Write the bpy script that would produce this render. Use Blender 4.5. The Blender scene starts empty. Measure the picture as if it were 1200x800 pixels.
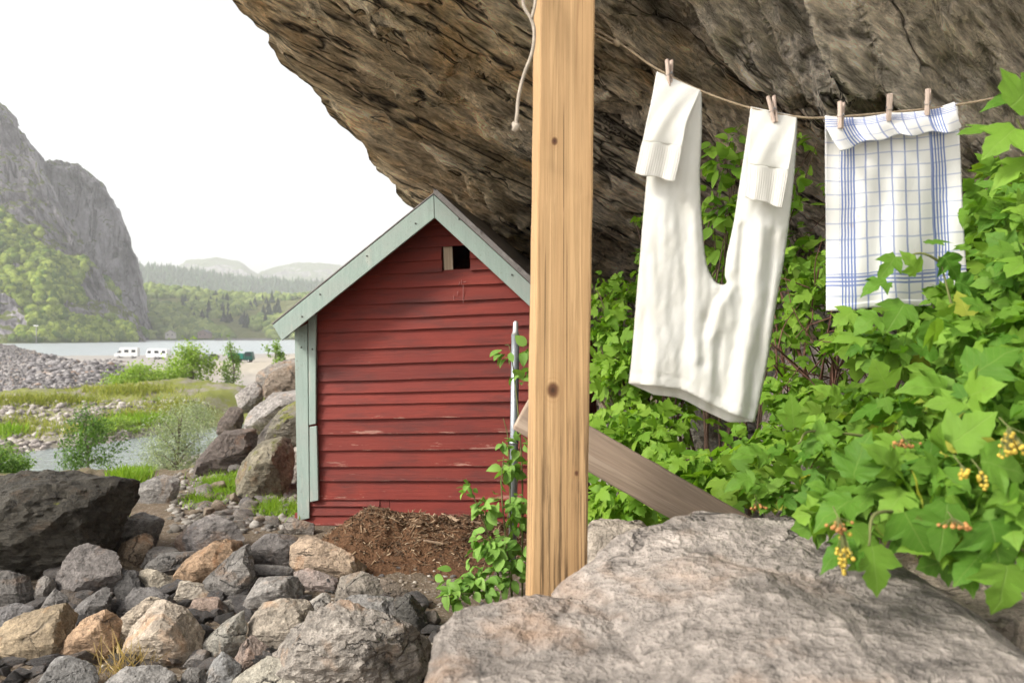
EXPOSURE = 1.65
HAZE = 0.0002
SKY = 0.095
import bpy, bmesh, math, random
import numpy as np
from mathutils import Vector, Matrix

rng = np.random.default_rng(7)
random.seed(7)
S = bpy.context.scene
COL = S.collection
E = 1.6            # eye height above the floor of the rock shelter
F = 900.0          # focal length, in pixels of the 1200 wide photograph
HV = 390.0         # horizon row
R = math.radians

# ------------------------------------------------------------------ helpers
def P(u, v, Y):
    """point that lies Y metres ahead on the sight line of photo pixel (u, v)"""
    return Vector(((u - 600) / F * Y, Y, E + (HV - v) / F * Y))

def sst(a, b, x):
    t = np.clip((np.asarray(x, float) - a) / (b - a), 0, 1)
    return t * t * (3 - 2 * t)

_G = np.random.default_rng(3).normal(size=(256, 3)); _G /= np.linalg.norm(_G, axis=1)[:, None]
def perlin(p):
    p = np.asarray(p, float); i = np.floor(p).astype(np.int64); f = p - i
    w = f * f * f * (f * (f * 6 - 15) + 10); out = np.zeros(len(p))
    for dx in (0, 1):
        for dy in (0, 1):
            for dz in (0, 1):
                h = ((i[:, 0] + dx) * 73856093) ^ ((i[:, 1] + dy) * 19349663) ^ ((i[:, 2] + dz) * 83492791)
                h = (h ^ (h >> 7) ^ (h >> 13)) & 255
                g = _G[h]
                d = g[:, 0] * (f[:, 0] - dx) + g[:, 1] * (f[:, 1] - dy) + g[:, 2] * (f[:, 2] - dz)
                wx = w[:, 0] if dx else 1 - w[:, 0]
                wy = w[:, 1] if dy else 1 - w[:, 1]
                wz = w[:, 2] if dz else 1 - w[:, 2]
                out += d * wx * wy * wz
    return out * 1.5

def fbm(p, octs=4, rough=.5, ridged=False):
    p = np.asarray(p, float); a = 1.0; s = np.zeros(len(p)); k = 1.0
    for o in range(octs):
        n = perlin(p * k + 17.3 * o)
        s += a * ((1 - 2 * np.abs(n)) * .6 if ridged else n)
        a *= rough; k *= 2.03
    return s

def mesh_obj(name, verts, faces, mat, parent=None, smooth=True, uv=None, loc=None, matrix=None):
    me = bpy.data.meshes.new(name)
    v = np.asarray(verts, float).reshape(-1, 3)
    if loc is not None: v = v - np.asarray(loc, float)
    if isinstance(faces, np.ndarray):
        nf, k = faces.shape
        me.vertices.add(len(v)); me.vertices.foreach_set('co', v.astype(np.float32).ravel())
        me.loops.add(nf * k); me.loops.foreach_set('vertex_index', faces.astype(np.int32).ravel())
        me.polygons.add(nf); me.polygons.foreach_set('loop_start', np.arange(0, nf * k, k, dtype=np.int32))
        me.polygons.foreach_set('loop_total', np.full(nf, k, np.int32)); me.update(calc_edges=True)
    else:
        me.from_pydata(v.tolist(), [], faces); me.update()
    if smooth: me.polygons.foreach_set('use_smooth', np.ones(len(me.polygons), bool))
    if uv is not None:
        l = me.uv_layers.new(name='UVMap'); vi = np.empty(len(me.loops), np.int32); me.loops.foreach_get('vertex_index', vi)
        l.data.foreach_set('uv', np.asarray(uv, np.float32)[vi].ravel())
    me.materials.append(mat); me.validate()
    o = bpy.data.objects.new(name, me); COL.objects.link(o)
    if parent is not None: o.parent = parent
    if loc is not None: o.location = loc
    if matrix is not None: o.matrix_world = matrix
    return o

def tag(o, label=None, cat=None, group=None, kind=None):
    if label: o['label'] = label
    if cat: o['category'] = cat
    if group: o['group'] = group
    if kind: o['kind'] = kind
    return o

def thing(name, label, cat, loc=(0, 0, 0), rotz=0, group=None):
    o = bpy.data.objects.new(name, None); COL.objects.link(o); o.empty_display_size = .2
    o.location = loc; o.rotation_euler = (0, 0, rotz)
    return tag(o, label, cat, group)

class MB:
    """collects simple solids into one mesh"""
    def __init__(s): s.v = []; s.f = []; s.u = []
    def add(s, v, f, uv=None):
        b = len(s.v); s.v += [tuple(map(float, q)) for q in v]; s.f += [tuple(i + b for i in q) for q in f]
        if uv is not None: s.u += [tuple(q) for q in uv]
        return s
    def box(s, lo, hi, M=None):
        v = [Vector((hi[0] if i & 1 else lo[0], hi[1] if i & 2 else lo[1], hi[2] if i & 4 else lo[2])) for i in range(8)]
        if M: v = [M @ q for q in v]
        return s.add(v, [(0, 2, 3, 1), (4, 5, 7, 6), (0, 1, 5, 4), (2, 6, 7, 3), (0, 4, 6, 2), (1, 3, 7, 5)])
    def prism(s, poly, a, b):
        """polygon of (x, z) extruded in y from a to b"""
        n = len(poly)
        v = [(x, a, z) for x, z in poly] + [(x, b, z) for x, z in poly]
        return s.add(v, [tuple(range(n)), tuple(range(2 * n - 1, n - 1, -1))] + [(i, i + n, (i + 1) % n + n, (i + 1) % n) for i in range(n)])
    def tube(s, pts, rad, n=8):
        pts = [Vector(p) for p in pts]; m = len(pts)
        if not hasattr(rad, '__len__'): rad = [rad] * m
        v = []; x = None
        for i, p in enumerate(pts):
            t = (pts[min(i + 1, m - 1)] - pts[max(i - 1, 0)])
            t = t.normalized() if t.length > 1e-9 else Vector((0, 0, 1))
            if x is None: x = t.orthogonal().normalized()
            x = (x - t * x.dot(t)); x = x.normalized() if x.length > 1e-6 else t.orthogonal().normalized()
            y = t.cross(x)
            v += [p + (x * math.cos(2 * math.pi * k / n) + y * math.sin(2 * math.pi * k / n)) * rad[i] for k in range(n)]
        f = [(i * n + k, i * n + (k + 1) % n, (i + 1) * n + (k + 1) % n, (i + 1) * n + k) for i in range(m - 1) for k in range(n)]
        f += [tuple(range(n - 1, -1, -1)), tuple((m - 1) * n + k for k in range(n))]
        return s.add(v, f)
    def build(s, name, mat, parent=None, smooth=False, bevel=0, loc=None, uv=False):
        o = mesh_obj(name, s.v, s.f, mat, parent, smooth, s.u if uv else None, loc)
        if bevel:
            b = o.modifiers.new('Bevel', 'BEVEL'); b.width = bevel; b.segments = 2; b.limit_method = 'ANGLE'
        return o

def spline(pts, n):
    """Catmull-Rom through pts"""
    p = np.array([np.array(q, float) for q in pts]); p = np.vstack([2 * p[0] - p[1], p, 2 * p[-1] - p[-2]])
    out = []
    m = len(p) - 3
    for t in np.linspace(0, m - 1e-6, n):
        i = int(t); f = t - i; a, b, c, d = p[i:i + 4]
        out.append(.5 * ((2 * b) + (c - a) * f + (2 * a - 5 * b + 4 * c - d) * f * f + (3 * b - a - 3 * c + d) * f ** 3))
    return np.array(out)

def grid_faces(nu, nv, wrap=False):
    i, j = np.meshgrid(np.arange(nu - 1), np.arange(nv if wrap else nv - 1), indexing='ij')
    j2 = (j + 1) % nv
    return np.stack([i * nv + j, (i + 1) * nv + j, (i + 1) * nv + j2, i * nv + j2], -1).reshape(-1, 4)

_ico = {}
def ico(n):
    if n not in _ico:
        bm = bmesh.new(); bmesh.ops.create_icosphere(bm, subdivisions=n, radius=1)
        _ico[n] = (np.array([v.co[:] for v in bm.verts]), np.array([[v.index for v in f.verts] for f in bm.faces])); bm.free()
    return _ico[n]

# ------------------------------------------------------------------ materials
class NT:
    def __init__(s, name):
        s.m = bpy.data.materials.new(name); s.m.use_nodes = True; s.t = s.m.node_tree
        s.b = s.t.nodes['Principled BSDF']; s.out = s.t.nodes['Material Output']
        s.b.inputs['Specular IOR Level'].default_value = .3
    def n(s, typ, **k):
        x = s.t.nodes.new(typ)
        for a, b in k.items(): setattr(x, a, b)
        return x
    def put(s, sock, val):
        if isinstance(val, bpy.types.NodeSocket): s.t.links.new(val, sock)
        elif hasattr(val, '__len__') and len(val) == 3 and sock.type == 'RGBA': sock.default_value = (*val, 1)
        else: sock.default_value = val
    def coord(s, which='Object'): return s.n('ShaderNodeTexCoord').outputs[which]
    def map(s, vec, scale=(1, 1, 1), rot=(0, 0, 0), loc=(0, 0, 0)):
        x = s.n('ShaderNodeMapping'); s.put(x.inputs[0], vec); x.inputs['Scale'].default_value = scale
        x.inputs['Rotation'].default_value = rot; s.put(x.inputs['Location'], loc); return x.outputs[0]
    def noise(s, vec, scale=1, detail=5, rough=.55, dist=0, out='Fac'):
        x = s.n('ShaderNodeTexNoise'); s.put(x.inputs['Vector'], vec); x.inputs['Scale'].default_value = scale
        x.inputs['Detail'].default_value = detail; x.inputs['Roughness'].default_value = rough; x.inputs['Distortion'].default_value = dist
        return x.outputs[out]
    def vor(s, vec, scale=1, feature='F1', out='Distance', rnd=1):
        x = s.n('ShaderNodeTexVoronoi', feature=feature); s.put(x.inputs['Vector'], vec); x.inputs['Scale'].default_value = scale
        x.inputs['Randomness'].default_value = rnd; return x.outputs[out]
    def ramp(s, fac, stops, interp='LINEAR'):
        x = s.n('ShaderNodeValToRGB'); s.put(x.inputs[0], fac); r = x.color_ramp; r.interpolation = interp
        while len(r.elements) < len(stops): r.elements.new(.5)
        for e, (p, c) in zip(r.elements, stops):
            e.position = p; e.color = (c, c, c, 1) if not hasattr(c, '__len__') else (*c, 1)
        return x.outputs[0]
    def mix(s, fac, a, b, mode='MIX'):
        x = s.n('ShaderNodeMix', data_type='RGBA', blend_type=mode); s.put(x.inputs[0], fac); s.put(x.inputs[6], a); s.put(x.inputs[7], b)
        return x.outputs[2]
    def math(s, op, a, b=0.0, c=0.0, clamp=False):
        x = s.n('ShaderNodeMath', operation=op, use_clamp=clamp); s.put(x.inputs[0], a); s.put(x.inputs[1], b)
        if len(x.inputs) > 2: s.put(x.inputs[2], c)
        return x.outputs[0]
    def sep(s, vec):
        x = s.n('ShaderNodeSeparateXYZ'); s.put(x.inputs[0], vec); return x.outputs
    def bump(s, h, strength=.5, dist=.02, normal=None):
        x = s.n('ShaderNodeBump'); s.put(x.inputs['Height'], h); x.inputs['Strength'].default_value = strength; x.inputs['Distance'].default_value = dist
        if normal is not None: s.put(x.inputs['Normal'], normal)
        return x.outputs[0]
    def done(s, color=None, rough=.85, normal=None, spec=None):
        if color is not None: s.put(s.b.inputs['Base Color'], color)
        s.put(s.b.inputs['Roughness'], rough)
        if normal is not None: s.put(s.b.inputs['Normal'], normal)
        if spec is not None: s.b.inputs['Specular IOR Level'].default_value = spec
        return s.m

def m_plain(name, c, rough=.7, nscale=6, amount=.35, bump=.1, metal=0):
    g = NT(name); co = g.coord(); n = g.noise(co, nscale, 5)
    col = g.mix(1, c, g.ramp(n, [(.25, 1 - amount), (.75, 1 + amount * .4)]), 'MULTIPLY')
    g.b.inputs['Metallic'].default_value = metal
    return g.done(col, rough, g.bump(g.noise(co, nscale * 6, 3), bump, .01))

def m_stone(name='stone', sc=1.0, bs=.9):
    """broken gneiss: its own tint comes from the object colour"""
    g = NT(name); oi = g.n('ShaderNodeObjectInfo')
    off = g.math('MULTIPLY', oi.outputs['Random'], 90.0)
    co = g.map(g.coord(), (sc,) * 3, loc=g.n('ShaderNodeCombineXYZ').outputs[0])
    va = g.n('ShaderNodeVectorMath', operation='ADD'); g.put(va.inputs[0], co); g.put(va.inputs[1], off); co = va.outputs[0]
    fol = g.map(co, (3, 9, 26), (.5, .4, .3))
    n1 = g.noise(co, 3.2, 6, .6); n2 = g.noise(fol, 1, 6, .65); n3 = g.noise(co, 26, 5, .6); n4 = g.noise(co, 95, 3, .7)
    c = g.mix(1, oi.outputs['Color'], g.ramp(n1, [(.25, .55), (.5, 1), (.75, 1.4)]), 'MULTIPLY')
    c = g.mix(.8, c, g.ramp(n2, [(.25, .62), (.55, 1.05), (.8, 1.3)]), 'MULTIPLY')
    c = g.mix(.9, c, g.ramp(n3, [(.3, .52), (.5, 1), (.72, 1.45)]), 'MULTIPLY')
    c = g.mix(.7, c, g.ramp(n4, [(.3, .55), (.7, 1.45)]), 'MULTIPLY')
    rust = g.ramp(g.noise(co, 4.7, 5, .6, .6), [(.56, 0), (.68, 1)])
    c = g.mix(g.math('MULTIPLY', rust, .45), c, g.mix(1, oi.outputs['Color'], (1.45, .95, .58), 'MULTIPLY'))
    lich = g.ramp(g.noise(co, 9, 6, .7, .3), [(.62, 0), (.68, 1)])
    c = g.mix(g.math('MULTIPLY', lich, .4), c, g.mix(1, oi.outputs['Color'], (1.6, 1.65, 1.6), 'MULTIPLY'))
    pit = g.ramp(g.noise(co, 14, 6, .7, .5), [(.3, 1), (.38, 0)])
    c = g.mix(g.math('MULTIPLY', pit, .45), c, (.045, .042, .04))
    cd = g.n('ShaderNodeVectorMath', operation='ADD'); g.put(cd.inputs[0], co); g.put(cd.inputs[1], g.math('MULTIPLY', n1, .35))
    crk = g.ramp(g.vor(g.map(cd.outputs[0], (1.6, 2.6, 4.0), (.5, .4, .3)), 1.5, 'DISTANCE_TO_EDGE'), [(0, 1), (.022, 0)])
    crk = g.math('MULTIPLY', crk, g.ramp(g.noise(co, 2.1, 4), [(.48, 0), (.58, 1)]))
    c = g.mix(g.math('MULTIPLY', crk, .75), c, (.03, .027, .025))
    at = g.n('ShaderNodeAttribute', attribute_type='OBJECT', attribute_name='moss')
    up = g.sep(g.n('ShaderNodeNewGeometry').outputs['Normal'])[2]
    mm = g.math('ADD', g.noise(co, 6, 5, .65), g.math('MULTIPLY', up, .12))
    mm = g.math('ADD', mm, at.outputs['Fac'])
    mm = g.ramp(mm, [(.88, 0), (.98, 1)])
    mossc = g.mix(g.noise(co, 13, 3), (.035, .045, .012), (.22, .22, .03))
    c = g.mix(mm, c, mossc)
    h = g.math('ADD', g.math('MULTIPLY', n3, .9), g.math('MULTIPLY', n2, 1.3))
    h = g.math('ADD', h, g.math('MULTIPLY', n4, .35))
    h = g.math('SUBTRACT', h, g.math('MULTIPLY', pit, .4)); h = g.math('SUBTRACT', h, g.math('MULTIPLY', crk, .8))
    return g.done(c, .82, g.bump(h, bs, .030 / sc))
# ------------------------------------------------------------------ camera, sky, sun
cam = bpy.data.cameras.new('camera'); co_ = bpy.data.objects.new('camera', cam); COL.objects.link(co_)
co_.location = (0, 0, E); co_.rotation_euler = (R(90), 0, 0)
cam.sensor_width = 36; cam.lens = F / 1200 * 36; cam.shift_y = -10 / 1200
cam.clip_start = .05; cam.clip_end = 9000
cam.dof.use_dof = True; cam.dof.focus_distance = 3.6; cam.dof.aperture_fstop = 4.0
S.camera = co_
SUN = Vector((-.80, -.40, .74)).normalized()      # towards the sun: high, left, a little behind the camera
w = bpy.data.worlds.new('World'); S.world = w; w.use_nodes = True
wt = w.node_tree; bg = wt.nodes['Background']
sky = wt.nodes.new('ShaderNodeTexSky'); sky.sky_type = 'NISHITA'; sky.sun_disc = False
sky.sun_elevation = math.asin(SUN.z); sky.sun_rotation = math.atan2(SUN.x, SUN.y)
sky.air_density = 1.0; sky.dust_density = 4.0; sky.ozone_density = 1.0
hs = wt.nodes.new('ShaderNodeHueSaturation'); hs.inputs['Saturation'].default_value = .10     # overcast: hardly any blue
wt.links.new(sky.outputs[0], hs.inputs['Color']); wt.links.new(hs.outputs[0], bg.inputs['Color'])
bg.inputs['Strength'].default_value = SKY
sl = bpy.data.lights.new('sun', 'SUN'); sl.energy = 1.5; sl.angle = R(10); sl.color = (1, .95, .86)
so = bpy.data.objects.new('sun', sl); COL.objects.link(so); so.rotation_euler = SUN.to_track_quat('Z', 'Y').to_euler()
S.view_settings.view_transform = 'Standard'; S.view_settings.look = 'None'
S.view_settings.exposure = EXPOSURE; S.view_settings.gamma = 1
S.cycles.max_bounces = 6; S.cycles.diffuse_bounces = 4; S.cycles.transparent_max_bounces = 8; S.cycles.volume_bounces = 2
S.cycles.use_denoising = True

# ------------------------------------------------------------------ terrain
RIV = np.array([(-70, 24), (-42, 27), (-25, 30), (-19.6, 34.5), (-17.6, 39.5), (-16.2, 45), (-14, 52), (-8, 60), (8, 68)], float)
def seg_dist(X, Y, poly):
    d = np.full(np.shape(X), 1e9)
    for (x0, y0), (x1, y1) in zip(poly[:-1], poly[1:]):
        if x0 == x1 and y0 == y1: continue
        t = np.clip(((X - x0) * (x1 - x0) + (Y - y0) * (y1 - y0)) / ((x1 - x0) ** 2 + (y1 - y0) ** 2), 0, 1)
        d = np.minimum(d, np.hypot(X - x0 - t * (x1 - x0), Y - y0 - t * (y1 - y0)))
    return d

def gz(X, Y, detail=True):
    X = np.asarray(X, float); Y = np.asarray(Y, float); sh = X.shape
    t = sst(6.8, 27, Y)
    m = np.maximum(sst(0, 3.4, -X - 1.7), sst(13, 20, Y))
    z = -4.0 * t * m
    z = z + .75 * np.exp(-((X + 2.4) / 1.5) ** 2 - ((Y - 12.6) / 2.0) ** 2)      # mound beside the hut
    z = z + .8 * sst(.5, 2.4, X) * sst(9, 6, Y) * sst(.9, 1.8, Y)               # bank under the shrubs
    z = z + .45 * np.exp(-((X - .5) / .9) ** 2 - ((Y - 1.9) / .7) ** 2)
    # far bank of the stream, grass strip, gravel flats, lake bed
    z = z + 1.35 * np.exp(-((Y - 53) / 7) ** 2) * sst(-2, -16, X) + .9 * np.exp(-((Y - 57) / 6) ** 2 - ((X + 24) / 8) ** 2)
    z = z - .35 * sst(60, 75, Y)
    mound = 5.6 * np.exp(-((X + 88) / 25) ** 4 - ((Y - 100) / 17) ** 4) + 2.4 * np.exp(-((X + 54) / 11) ** 4 - ((Y - 86) / 14) ** 4)
    z = z + mound
    d = seg_dist(X, Y, RIV)
    z = z - 1.3 * sst(5.4, 2.4, d)
    z = z - 4 * sst(212, 232, Y + 14 * np.sin(X / 30)) - 30 * sst(240, 420, Y)
    if detail:
        p = np.stack([X.ravel(), Y.ravel(), np.zeros(X.size)], -1)
        r = np.hypot(X, Y).ravel()
        n = fbm(p * 1.7, 5, .55).reshape(sh)
        n2 = fbm(p * .23 + 9, 4, .55).reshape(sh)
        out = sst(6.5, 11, Y).reshape(sh)
        z = z + n * (.025 + .10 * out) + n2 * .45 * sst(9, 30, Y) * (1 - sst(4.5, 2, d) * .6) * (1 - .75 * sst(118, 135, Y))
    return z

def m_ground():
    g = NT('earth'); co = g.coord(); s = g.sep(co)
    n1 = g.noise(co, .35, 6, .6); n2 = g.noise(co, 5, 6, .65); n3 = g.noise(co, 38, 4, .65)
    soil = g.mix(n2, (.055, .04, .028), (.20, .155, .11))
    soil = g.mix(g.ramp(n3, [(.55, 0), (.7, 1)]), soil, (.30, .27, .23))
    grass = g.mix(g.noise(co, 1.1, 5), (.085, .115, .02), (.22, .22, .05))
    gravel = g.mix(g.noise(co, 1.7, 6, .7), (.20, .19, .18), (.38, .35, .32))
    sand = g.mix(g.noise(co, .09, 5), (.30, .27, .22), (.42, .37, .30))
    far = g.math('SUBTRACT', s[1], g.math('MULTIPLY', n1, 8.0))
    # where green grows: on the slope below the shelter and on the strip beyond the stream
    gm = g.ramp(g.math('DIVIDE', far, 100.0), [(.05, 0), (.075, .9), (.2, .85), (.34, .35), (.42, .5), (.46, .9), (.52, .95), (.58, .3), (.66, 0)])
    gm = g.math('MULTIPLY', gm, g.ramp(g.noise(co, .55, 6, .65), [(.38, 0), (.52, 1)]))
    base = g.mix(g.ramp(g.math('DIVIDE', far, 100.0), [(.08, 0), (.2, 1)]), soil, g.mix(n2, (.13, .105, .085), (.31, .28, .25)))
    base = g.mix(g.ramp(g.math('DIVIDE', far, 100.0), [(.62, 0), (.72, 1)]), base, gravel)
    xs = g.math('ADD', s[0], g.math('MULTIPLY', g.noise(co, .05, 3), 20.0))
    sd = g.math('MULTIPLY', g.ramp(g.math('DIVIDE', far, 250.0), [(.3, 0), (.5, 1)]), g.ramp(g.math('DIVIDE', g.math('ADD', xs, 60.0), 60.0), [(.05, 0), (.3, 1)]))
    base = g.mix(sd, base, sand)
    # pale gravel added on unseen ground behind the viewpoint, bouncing light onto the overhang
    base = g.mix(g.ramp(g.math('DIVIDE', g.math('ADD', s[1], 20.0), 30.0), [(.70, 1), (.765, 0)]), base, g.mix(n2, (.36, .33, .29), (.52, .48, .42)))
    c = g.mix(gm, base, grass)
    h = g.math('ADD', g.math('MULTIPLY', n2, 1.0), g.math('MULTIPLY', n3, .4))
    return g.done(c, .95, g.bump(h, .8, .05), .1)

az = np.concatenate([np.linspace(-180, -52, 36)[:-1], np.linspace(-52, 44, 420), np.linspace(44, 180, 36)[1:]])
rad = np.concatenate([[.05, .3], np.geomspace(.6, 2650, 420)])
A_, R_ = np.meshgrid(np.radians(az), rad, indexing='ij')
gx = np.sin(A_) * R_; gy = np.cos(A_) * R_
gv = np.stack([gx, gy, gz(gx, gy)], -1).reshape(-1, 3)
tag(mesh_obj('ground', gv, grid_faces(len(az), len(rad)), m_ground()), kind='structure')

def m_water(name, c, rough, sx, sy, strength, dd=.08):
    g = NT(name); co = g.coord()
    h = g.noise(g.map(co, (sx, sy, 1)), 1, 4, .6); dist_ = dd
    g.b.inputs['IOR'].default_value = 1.33
    return g.done(c, rough, g.bump(h, strength, dist_), .5)
from mathutils.bvhtree import BVHTree
_bvh = BVHTree.FromPolygons(gv.tolist(), grid_faces(len(az), len(rad)).tolist())
def hit(u, v, lo=.8, hi=420):
    """where the sight line through (u, v) first meets the ground"""
    d = Vector(((u - 600) / F, 1, (HV - v) / F)); r = _bvh.ray_cast(Vector((0, 0, E)) + d * lo, d)[0]
    return r if r is not None and r.y < hi else Vector((0, 0, E)) + d * hi
def ground(x, y): return _bvh.ray_cast(Vector((x, y, 60)), Vector((0, 0, -1)))[0].z
# the fjord
mb = MB(); mb.add([(-2600, 150, -5.6), (2600, 150, -5.6), (2600, 2600, -5.6), (-2600, 2600, -5.6)], [(0, 1, 2, 3)])
tag(mb.build('fjord_water', m_water('fjord_water', (.30, .33, .34), .35, .10, .5, 1.0, 1.6)), kind='structure')
# the stream: a ribbon along its bed
cl = spline([(x, y, 0) for x, y in RIV], 80)
tn = np.gradient(cl[:, :2], axis=0); tn /= np.linalg.norm(tn, axis=1)[:, None]
sv = []
for i in range(80):
    for k in np.linspace(-6.4, 6.4, 9):
        sv.append((cl[i, 0] - tn[i, 1] * k, cl[i, 1] + tn[i, 0] * k, -4.22))
tag(mesh_obj('stream_water', sv, grid_faces(80, 9), m_water('stream_water', (.22, .25, .24), .18, 2.5, 1.2, 1.0, .25)), kind='structure')

# ------------------------------------------------------------------ mountains across the water
def m_cliff(name, rock_a, rock_b, veg_a, veg_b, vegmin, scale=1.0):
    g = NT(name); co = g.coord(); nz = g.sep(g.n('ShaderNodeNewGeometry').outputs['Normal'])[2]
    k = scale
    st = g.noise(g.map(co, (.06 * k, .06 * k, .012 * k), (0, .3, 0)), 1, 8, .68, 1.2)
    n = g.noise(co, .02 * k, 8, .65)
    rock = g.mix(g.ramp(st, [(.36, 0), (.62, 1)]), rock_a, rock_b)
    crk = g.ramp(g.noise(g.map(co, (.16 * k, .16 * k, .018 * k), (0, .22, 0)), 1, 5, .6, .8), [(.36, .85), (.46, 0)])
    rock = g.mix(crk, rock, (.035, .032, .036))
    rock = g.mix(g.ramp(n, [(.36, .75), (.5, 0)]), rock, (.06, .055, .06))
    veg = g.mix(g.noise(co, .05 * k, 5, .7), veg_a, veg_b)
    f = g.math('ADD', nz, g.math('MULTIPLY', g.math('SUBTRACT', n, .5), 1.5))
    f = g.ramp(f, [(vegmin, 0), (vegmin + .1, 1)])
    h = g.math('ADD', st, g.math('MULTIPLY', n, 1.5))
    return g.done(g.mix(f, rock, veg), .95, g.bump(h, 1.0, 14 / k), .1)

def mountain(name, cols, mat, nu=170, nv=130, amp=10, fs=.012, seed=0, u_rng=None):
    """cols: [(u, [(v, Y), ...base to top])]; a solid slope with real distances, closed off far behind its crest"""
    us = np.array([c[0] for c in cols], float); K = 60
    prof = np.array([spline([(a, b, 0) for a, b in c[1]], K)[:, :2] for c in cols])
    prof[:, :, 0] = np.minimum(prof[:, :, 0], 410)
    U = np.linspace(us[0], us[-1], nu); pv = np.zeros((nu, nv, 3)); tt = np.linspace(0, K - 1, nv)
    for c in range(2):
        a = np.array([np.interp(tt, np.arange(K), p[:, c]) for p in prof])
        pv[:, :, c] = np.stack([np.interp(U, us, a[:, j]) for j in range(nv)], 1)
    Y = pv[:, :, 1]; V = pv[:, :, 0]
    X = (U[:, None] - 600) / F * Y; Z = E + (HV - V) / F * Y
    p = np.stack([X, Y, Z], -1).reshape(-1, 3)
    d = fbm(p * np.array([fs, fs, fs * .6]) + seed, 6, .55, True) * amp
    env = np.tile(np.clip(np.linspace(0, 1, nv) * 8, 0, 1), nu)
    d2 = fbm(p * fs * 3 + seed + 5, 5, .65) * amp * .5
    d = d + fbm(p * np.array([fs * 4, fs * 4, fs * .9]) + seed + 9, 4, .6, True) * amp * .45
    p[:, 1] -= d * env; p[:, 2] += (d * .25 + d2) * env * .6
    o = tag(mesh_obj(name, p, grid_faces(nu, nv), mat), kind='structure')
    return p.reshape(nu, nv, 3)

MA = m_cliff('cliff_rock', (.16, .14, .155), (.46, .42, .455), (.09, .11, .02), (.18, .21, .05), .60)
ca = [(-330, [(404, 470), (330, 540), (200, 640), (60, 690), (40, 900)]),
      (-120, [(404, 480), (330, 560), (225, 640), (195, 660), (105, 700), (85, 900)]),
      (-5, [(403, 520), (330, 590), (240, 660), (208, 680), (150, 700), (125, 715), (118, 900)]),
      (18, [(403, 525), (330, 595), (250, 660), (218, 683), (158, 702), (138, 715), (134, 900)]),
      (38, [(403, 530), (330, 600), (262, 660), (232, 690), (178, 710), (166, 722), (163, 900)]),
      (62, [(403, 540), (340, 610), (280, 660), (250, 690), (212, 712), (199, 725), (197, 900)]),
      (80, [(403, 550), (345, 610), (300, 655), (280, 680), (255, 700), (240, 710), (240, 850)]),
      (100, [(403, 560), (360, 610), (325, 650), (312, 665), (298, 680), (287, 690), (287, 800)]),
      (125, [(403, 580), (375, 620), (350, 645), (340, 655), (332, 665), (325, 670), (325, 760)]),
      (150, [(403, 600), (388, 625), (375, 640), (368, 650), (364, 655), (360, 660), (360, 720)]),
      (182, [(404, 620), (402, 630), (400, 640), (398, 650), (397, 655), (396, 660), (396, 700)])]
pA = mountain('mountain_slope', ca, MA, 340, 260, 25, .011, 1)
cb = [(50, [(400, 740), (320, 790), (250, 815), (215, 825), (200, 840), (198, 1000)]),
      (82, [(400, 740), (320, 790), (250, 815), (215, 825), (201, 840), (199, 1000)]),
      (103, [(400, 740), (330, 785), (265, 810), (225, 822), (203, 835), (202, 1000)]),
      (130, [(400, 745), (340, 785), (280, 805), (245, 815), (225, 825), (224, 980)]),
      (150, [(400, 750), (350, 785), (310, 800), (285, 808), (265, 815), (264, 950)]),
      (164, [(400, 755), (370, 780), (345, 795), (325, 802), (308, 808), (306, 920)]),
      (174, [(400, 760), (385, 775), (370, 785), (360, 792), (348, 800), (346, 900)]),
      (184, [(402, 770), (400, 780), (397, 785), (394, 790), (391, 795), (391, 860)])]
pB = mountain('mountain_cliff', cb, m_cliff('far_cliff_rock', (.17, .15, .17), (.46, .425, .465), (.07, .085, .025), (.12, .14, .05), .74), 200, 190, 17, .013, 4)
ce = [(100, [(399, 740), (372, 880), (350, 1020), (335, 1120), (332, 1400)]),
      (175, [(399, 760), (372, 890), (350, 1030), (338, 1120), (336, 1400)]),
      (250, [(399, 780), (375, 900), (358, 1040), (348, 1130), (346, 1400)]),
      (330, [(399, 790), (378, 900), (362, 1040), (352, 1130), (350, 1400)]),
      (460, [(399, 790), (378, 900), (360, 1040), (348, 1130), (346, 1400)]),
      (900, [(399, 790), (378, 900), (360, 1040), (348, 1130), (346, 1400)])]
MG = m_cliff('hill_green', (.2, .19, .17), (.3, .28, .26), (.08, .11, .025), (.24, .24, .08), .2, .8)
pE = mountain('hills', ce, MG, 150, 70, 9, .008, 8)
cc = [(90, [(362, 1875), (335, 2100), (318, 2250), (316, 2700)]), (195, [(362, 1875), (336, 2100), (319, 2250), (317, 2700)]),
      (240, [(362, 1875), (342, 2100), (326, 2250), (325, 2700)]), (300, [(362, 1875), (348, 2100), (334, 2250), (333, 2700)]),
      (400, [(362, 1875), (350, 2100), (340, 2250), (339, 2700)]), (900, [(362, 1875), (350, 2100), (340, 2250), (339, 2700)])]
pC = mountain('hills', cc, MG, 110, 50, 9, .004, 11)
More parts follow.
